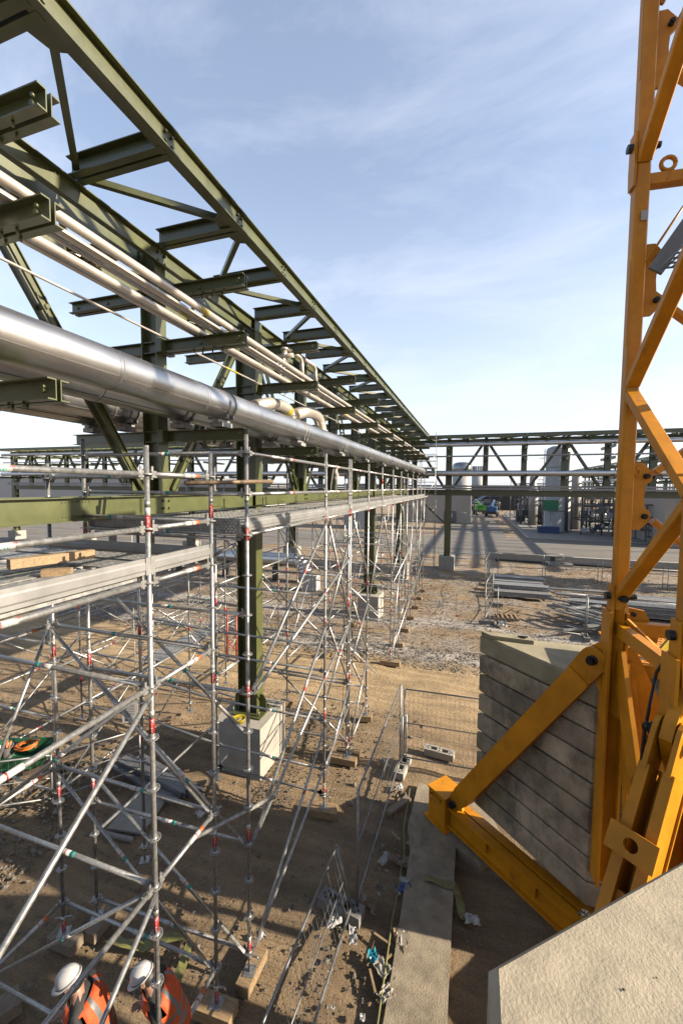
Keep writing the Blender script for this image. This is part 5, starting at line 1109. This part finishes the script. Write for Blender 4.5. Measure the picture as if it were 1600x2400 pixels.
for i, (x, y, sx, sy, m, lab) in enumerate(((-1.30, 6.58, .26, .14, P_, 'long white torn paper on the dirt at the bend of the strip'), (-1.08, 6.66, .14, .34, 'woodold', 'brown torn card beside the long white paper'), (-.98, 6.62, .22, .14, 'woodold', 'second piece of brown card touching the torn card'),
      (-.90, 6.32, .20, .12, P_, 'white wrapper lying on the blue plastic sheet'), (-.90, 6.20, .24, .14, 'bluec', 'crumpled blue plastic sheet beside the concrete strip'), (-1.15, 5.11, .13, .16, 'cyan', 'bright cyan plastic scrap near the concrete strip'),
      (-1.80, 5.37, .26, .16, P_, 'white crumpled bag beside the hollow fence foot'), (-1.48, 5.27, .12, .24, P_, 'white paper strip right of the hollow fence foot'), (-.80, 5.46, .26, .16, P_, 'large white scrap against the concrete strip'), (-.84, 5.38, .08, .34, 'wood', 'thin wood offcut lying over the large white scrap'),
      (-.86, 4.78, .16, .34, 'cloth', 'long pale rag against the strip near the bottom edge'), (-1.0, 5.02, .24, .18, 'cloth', 'crumpled pale plastic just below the cyan scrap'), (.15, 6.04, .22, .15, P_, 'printed white paper on the dark dirt inside the crane base'), (-1.27, 5.69, .12, .11, 'woodold', 'small square of brown card right of the hollow fence foot'),
      (-3.39, 5.96, .10, .07, 'ytape', 'small bright yellow scrap alone on the shaded dirt'), (-2.71, 4.86, .10, .08, P_, 'white scrap behind the narrow timber sole block'), (-4.95, 6.45, .26, .2, P_, 'folded white paper lying by the scaffold node beside the plinth'), (-4.75, 6.6, .22, .16, P_, 'second folded paper right of the first by the scaffold node'),
      (-1.78, 9.05, .06, .30, P_, 'looped white strip on the sand beside the tall fence'), (-1.34, 8.36, .20, .14, P_, 'white torn wrapper at the foot of the corner fence block'), (-3.30, 3.05, .10, .10, P_, 'small pale scrap between the two workers'), (-4.35, 2.85, .07, .09, P_, 'white scrap left of the left worker'), (-4.1, 3.5, .08, .06, 'hose', 'orange scrap on the lit dirt above the left worker'), (1.0, 5.6, .12, .05, P_, 'white tag beside the crane base beam'))):
    sheet(x, y, sx, sy, m, lab, 'scrap', 'litter on the dirt', crumple=.03, seed=i)
g = random.Random(21)
for k in range(34):
    x = g.uniform(-1.65, -.95); y = g.uniform(4.4, 8.0); s = g.uniform(.03, .09); sheet(x, y, s, s*g.uniform(.4, 1), g.choice((P_, 'cloth', 'woodold', 'wood', P_)), 'tiny scrap of litter scattered in the dirt between the fence and the concrete strip', 'scrap', 'tiny litter scraps', crumple=.015, seed=k, name='tiny_scrap')
def ribbon(pts, w, m, label, cat='tape'):
    b = MB(); pts = [Vector(p) for p in pts]; vs = []
    for i, p in enumerate(pts):
        d = (pts[min(i+1, len(pts)-1)]-pts[max(0, i-1)]).normalized(); s = d.cross(Vector((0, 0, 1))).normalized(); tw = .5*sin(i*1.9); s = (s*cos(tw)+Vector((0, 0, 1))*sin(tw)*.5)
        vs += [p+s*w/2, p-s*w/2]
    k = len(vs); vs += [v-Vector((0, 0, .003)) for v in vs]; n = len(pts)
    fs = [(2*i, 2*i+1, 2*i+3, 2*i+2) for i in range(n-1)]; fs += [tuple(q+k for q in reversed(f)) for f in fs]; fs += [(2*i, 2*i+2, 2*i+2+k, 2*i+k) for i in range(n-1)]+[(2*i+3, 2*i+1, 2*i+1+k, 2*i+3+k) for i in range(n-1)]+[(1, 0, k, k+1), (2*n-2, 2*n-1, 2*n-1+k, 2*n-2+k)]
    b.add(vs, fs); return solo('barrier_tape', b, m, label, cat, pts[0], 'yellow plastic tape')
ribbon([(-.60, 6.44, .09), (-.45, 6.43, .10), (-.28, 6.42, .085), (-.12, 6.43, .10), (-.06, 6.36, .03), (-.02, 6.22, .05), (.0, 6.1, .03), (.05, 6.0, .04)], .13, 'ytape', 'yellow tape draped across the concrete strip')
ribbon([(-4.75, 4.15, .05), (-4.5, 4.12, .08), (-4.2, 4.2, .06), (-3.95, 4.38, .09), (-3.75, 4.5, .05)], .14, 'ytape', 'yellow tape on the dirt above the left worker'); ribbon([(-3.62, 4.45, .05), (-3.55, 4.2, .07), (-3.5, 4.0, .05)], .13, 'ytape', 'short end of yellow tape above the right worker')
b = MB(); b.path([(-1.13, 8.4, .03), (-1.10, 7.8, .05), (-1.08, 7.3, .08), (-1.0, 6.9, .02), (-.98, 6.2, .04), (-.98, 5.6, .03), (-.95, 5.0, .05), (-.92, 4.3, .03), (-.92, 3.5, .03)], .014, 6); solo('yellow_cord', b, 'ytape', 'yellow cord lying along the left edge of the concrete strip', 'cord', (-1.0, 6.5, .03))
b = MB(); b.box((-1.27, 7.84, .05), (.13, .62, .07), -.55); solo('timber_offcut', b, 'woodold', 'weathered timber lying by the corner fence block', 'timber', (-1.27, 7.84, 0))
for i, (x0, y0, x1, y1) in enumerate(((-1.2, 5.40, -.95, 5.32), (-1.15, 4.95, -1.02, 4.72), (-1.05, 5.05, -.9, 5.2), (-1.3, 7.2, -1.1, 7.05), (-.6, 6.75, -.4, 6.70))):
    b = MB(); b.bar((x0, y0, .03), (x1, y1, .04), .03, .018); solo('stick', b, 'wood', ('thin pale stick pointing at the wood offcut', 'thin stick below the cyan scrap', 'thin stick right of the cyan scrap', 'thin stick in the shade near the weathered timber', 'thin dark stick on the bend of the concrete strip')[i], 'stick', (x0, y0, .03), 'thin sticks')
b = MB(); b.path([(-2.05, 5.95, 6.9), (-2.06, 5.9, 4), (-2.05, 5.8, 2), (-2.06, 5.75, .4), (-2.02, 5.72, .02)], .006, 6) if False else b.path([(-2.9, 9.6, 7.35), (-2.9, 9.5, 5), (-2.92, 9.3, 2.4), (-2.88, 9.1, .05)], .007, 6)
solo('hanging_wire', b, 'steel', 'thin dark wire hanging from the rack down past the scaffold', 'wire', (-2.9, 9.5, 4))
b = MB(); b.path([(-8.3, 8.2, 5.6), (-8.31, 8.2, 3), (-8.28, 8.2, 1.2)], .010, 6); solo('white_cord', b, 'paper', 'thin white cord hanging vertically behind the near scaffold posts', 'cord', (-8.3, 8.2, 4))
# bags and red tape beside the far fence foot
sheet(1.45, 20.25, .6, .4, P_, 'white crumpled bag beside the zigzag fence foot', 'bag', crumple=.12, name='plastic_bag'); sheet(8.0, 20.5, .7, .5, 'cloth', 'pale crumpled bag among the steel right of the mast', 'bag', crumple=.18, name='plastic_bag'); sheet(-.6, 20.9, .15, .1, 'red', 'small red scrap alone on the gravel left of the zigzag fence', 'scrap')

# ------------------------------------------------------------------ the two workers
def worker(px, py, rz, lean, sc, label, arm):
    t = thing('person', label, 'person', (px, py, 0), 'workers in white helmets'); R = Matrix.Rotation(rz, 3, 'Z')
    def Q(x, y, z):
        k = max(0, z-.95); x = x+lean*k/.7; z = z-.5*lean*lean*(k/.7)**2
        return Vector((px, py, 0))+R @ Vector((x*sc, y*sc, z*sc))
    V, E_, RA = [], [], []
    def v(x, y, z, r, par=None): V.append((Q(x, y, z)-Vector((px, py, 0)))[:]); RA.append(r*sc); (E_.append((par, len(V)-1)) if par is not None else None); return len(V)-1
    pel = v(0, 0, .95, .145); wa = v(.01, 0, 1.10, .135, pel); ch = v(.02, 0, 1.28, .160, wa); uc = v(.03, 0, 1.42, .125, ch); nk = v(.05, 0, 1.52, .060, uc); hd = v(.08, 0, 1.62, .092, nk); v(.09, 0, 1.72, .085, hd)
    for s in (-1, 1):
        sh = v(.03, s*.18, 1.41, .075, uc); el = v(.07+arm*.5, s*.25, 1.14, .050, sh); wr = v(.28+arm, s*.19, 1.06, .032, el); pm = v(.35+arm, s*.18, 1.05, .034, wr)
        for k, (dy, ln) in enumerate(((-.035, .065), (-.012, .075), (.012, .072), (.034, .058))): f1 = v(.40+arm, s*.18+dy, 1.045, .0095, pm); v(.40+arm+ln, s*.18+dy, 1.02, .0085, f1)
        th = v(.35+arm, s*.18-s*.05, 1.05, .011, pm); v(.39+arm, s*.18-s*.065, 1.04, .009, th)
        hp = v(0, s*.09, .88, .105, pel); kn = v(.03, s*.11, .50, .066, hp); an = v(0, s*.11, .10, .045, kn); v(.17, s*.125, .045, .042, an)
    me = bpy.data.meshes.new('body'); me.from_pydata(V, E_, []); o = bpy.data.objects.new('tmp', me); COL.objects.link(o)
    m1 = o.modifiers.new('s', 'SKIN'); o.modifiers.new('u', 'SUBSURF').levels = 1
    for i, r in enumerate(RA): me.skin_vertices[0].data[i].radius = (r, r)
    me.skin_vertices[0].data[0].use_root = True
    dg = bpy.context.evaluated_depsgraph_get(); bm_ = bpy.data.meshes.new_from_object(o.evaluated_get(dg)); bpy.data.objects.remove(o)
    bm_.name = 'body'; bm_.materials.clear()
    for k in ('jacket', 'skin', 'black'): bm_.materials.append(M[k])
    hdp = Q(.08, 0, 1.60)-Vector((px, py, 0)); wps = [Q(.36+arm, s*.18, 1.05)-Vector((px, py, 0)) for s in (-1, 1)]
    for p in bm_.polygons:
        p.use_smooth = True; c = p.center
        if (c-hdp).length < .15*sc or any((c-w).length < .11*sc for w in wps): p.material_index = 1
        elif c.z < .09: p.material_index = 2
    ob = inst('body', bm_, t, (px, py, 0))
    # vest: a shell with reflective bands
    prof = [(.90, 0, .175, .215), (1.0, .0, .172, .208), (1.04, .0, .170, .206), (1.09, .005, .168, .204), (1.18, .01, .178, .212), (1.23, .012, .182, .218), (1.30, .018, .186, .226), (1.38, .022, .178, .232), (1.44, .028, .155, .215), (1.485, .035, .115, .15)]
    b = MB(); n = 28; vs = []
    for z, cx, a, c in prof:
        for j in range(n): u = 2*pi*j/n; vs.append(Q(cx+a*cos(u), c*sin(u), z+.025*(abs(sin(u)) if z > 1.4 else 0)*-1))
    for i in range(len(prof)-1):
        for j in range(n):
            u = (j+.5)/n*2*pi
            if i >= 6 and i < 8 and abs(abs(sin(u))-1) < .06: continue          # arm holes
            if abs(u-0) < .12 or abs(u-2*pi) < .12: continue                      # open front
            band_ = i in (2, 4) or (i > 2 and .40 < abs(sin(u)) < .62)
            b.mi = 1 if band_ else 0; o_ = len(b.v)
            b.f.append((i*n+j, i*n+(j+1) % n, (i+1)*n+(j+1) % n, (i+1)*n+j)); b.m.append(b.mi); b.sm.append(True)
    b.v = [tuple(q) for q in vs]; vo = part('vest', b, ['hivis', 'refl'], t); so = vo.modifiers.new('thickness', 'SOLIDIFY'); so.thickness = .008; so.offset = 1
    # helmet with ridge, brim and peak
    H = Q(.095, 0, 1.665); d = R @ Vector((cos(.35+lean*.6), 0, -sin(.35+lean*.6))); up = R @ Vector((sin(.35+lean*.6), 0, cos(.35+lean*.6))); sd = up.cross(d); b = MB(); n = 32; vs = []; k = 9
    for i in range(k+1):
        a = pi/2*i/k; rr_, zz = cos(a), sin(a)
        for j in range(n):
            u = 2*pi*j/n; rid = 1+(.035 if (abs(sin(u)) < .25 and i > 1) else 0)
            vs.append(H+(d*(.122*rr_*cos(u))+sd*(.100*rr_*sin(u))+up*(.118*zz**.9*rid))*sc)
    fs = [(i*n+j, i*n+(j+1) % n, (i+1)*n+(j+1) % n, (i+1)*n+j) for i in range(k) for j in range(n)]; b.add(vs, fs, True)
    vs = []
    for zz in (.0, -.012):
        for f in (.97, 1):
            for j in range(n):
                u = 2*pi*j/n; pk = max(0, cos(u))**2.2*.05+.010
                vs.append(H+(d*((.122+(pk if f == 1 else 0))*cos(u))+sd*((.100+(pk*.6 if f == 1 else 0))*sin(u))+up*(zz-(.018*max(0, cos(u)) if f == 1 else 0)))*sc)
    fs = [(0*n+j, 0*n+(j+1) % n, n+(j+1) % n, n+j) for j in range(n)]+[(2*n+(j+1) % n, 2*n+j, 3*n+j, 3*n+(j+1) % n) for j in range(n)]+[(n+j, n+(j+1) % n, 3*n+(j+1) % n, 3*n+j) for j in range(n)]+[((j+1) % n, j, 2*n+j, 2*n+(j+1) % n) for j in range(n)]
    b.add(vs, fs, True)
    hm = part('helmet', b, ['helmet'], t)
    b = MB(); b.path([H+(-d*.128*cos(a)+sd*.106*sin(a)+up*.012)*sc for a in np.linspace(-2.4, 2.4, 15)], .004, 6); part('helmet_band', b, 'midst', hm)
    b = MB()
    for s in (-1, 1): b.path([H+(sd*s*.098+d*.02)*sc, H+(sd*s*.085+d*.045-up*.08)*sc, H+(sd*s*.03+d*.07-up*.125)*sc], .004, 5)
    tag(part('chin_strap', b, 'black', hm), kind='stuff')
    b = MB(); b.lathe((0, 0, 0), [(.086, -.05), (.092, .0), (.08, .05)], 20); b.v = [tuple(Q(.06, 0, 1.60)+(d*x*.95+sd*y*.86+up*z)*sc) for x, y, z in b.v]; part('hair', b, 'black', t)
    f = Q(.08, 0, 1.62); b = MB()
    b.add([tuple(f+d*.088*sc+up*.035*sc), tuple(f+d*.118*sc-up*.012*sc), tuple(f+d*.086*sc-up*.02*sc+sd*.018*sc), tuple(f+d*.086*sc-up*.02*sc-sd*.018*sc)], [(0, 2, 1), (0, 1, 3), (1, 2, 3), (0, 3, 2)]); part('nose', b, 'skin', t)
    for s in (-1, 1):
        b = MB(); b.tube(f+(d*.085+sd*s*.034+up*.018)*sc, f+(d*.093+sd*s*.034+up*.018)*sc, .009*sc, 8); part('eye', b, 'black', t)
        b = MB(); b.plate([f+(sd*s*.096+d*x_+up*z_)*sc for x_, z_ in ((-.02, .03), (.015, .03), (.02, 0), (.0, -.03), (-.015, -.02))], sd, .012); part('ear', b, 'skin', t)
    b = MB(); b.box(f+(d*.088-up*.048)*sc, (.012, .045, .008), rz); part('mouth', b, 'redpaint', t)
    return t
worker(-3.51, 2.88, radians(212), .16, .95, 'left worker in an orange vest and white helmet leaning forward at the bottom edge', .02)
worker(-2.86, 3.24, radians(215), .24, .90, 'right worker in an orange vest and white helmet behind a scaffold post', .0)
b = MB(); g = random.Random(9)
for k in range(46):
    x = g.uniform(.2, 2.6); y = g.uniform(.5, 1.5)+min(x, 1.3)*.5; r = g.uniform(.0025, .006); b.lathe((x, y, 4.5325), [(r, .0), (r*.4, .0012)], 7)
tag(part('air_hole', b, 'steel', BB), kind='stuff')
sheet(.535, 2.02, .05, .02, 'black', 'small dark leaf lying at the far edge of the near concrete slab', 'leaf', rz=.4, z=4.535, crumple=.008, name='dead_leaf')
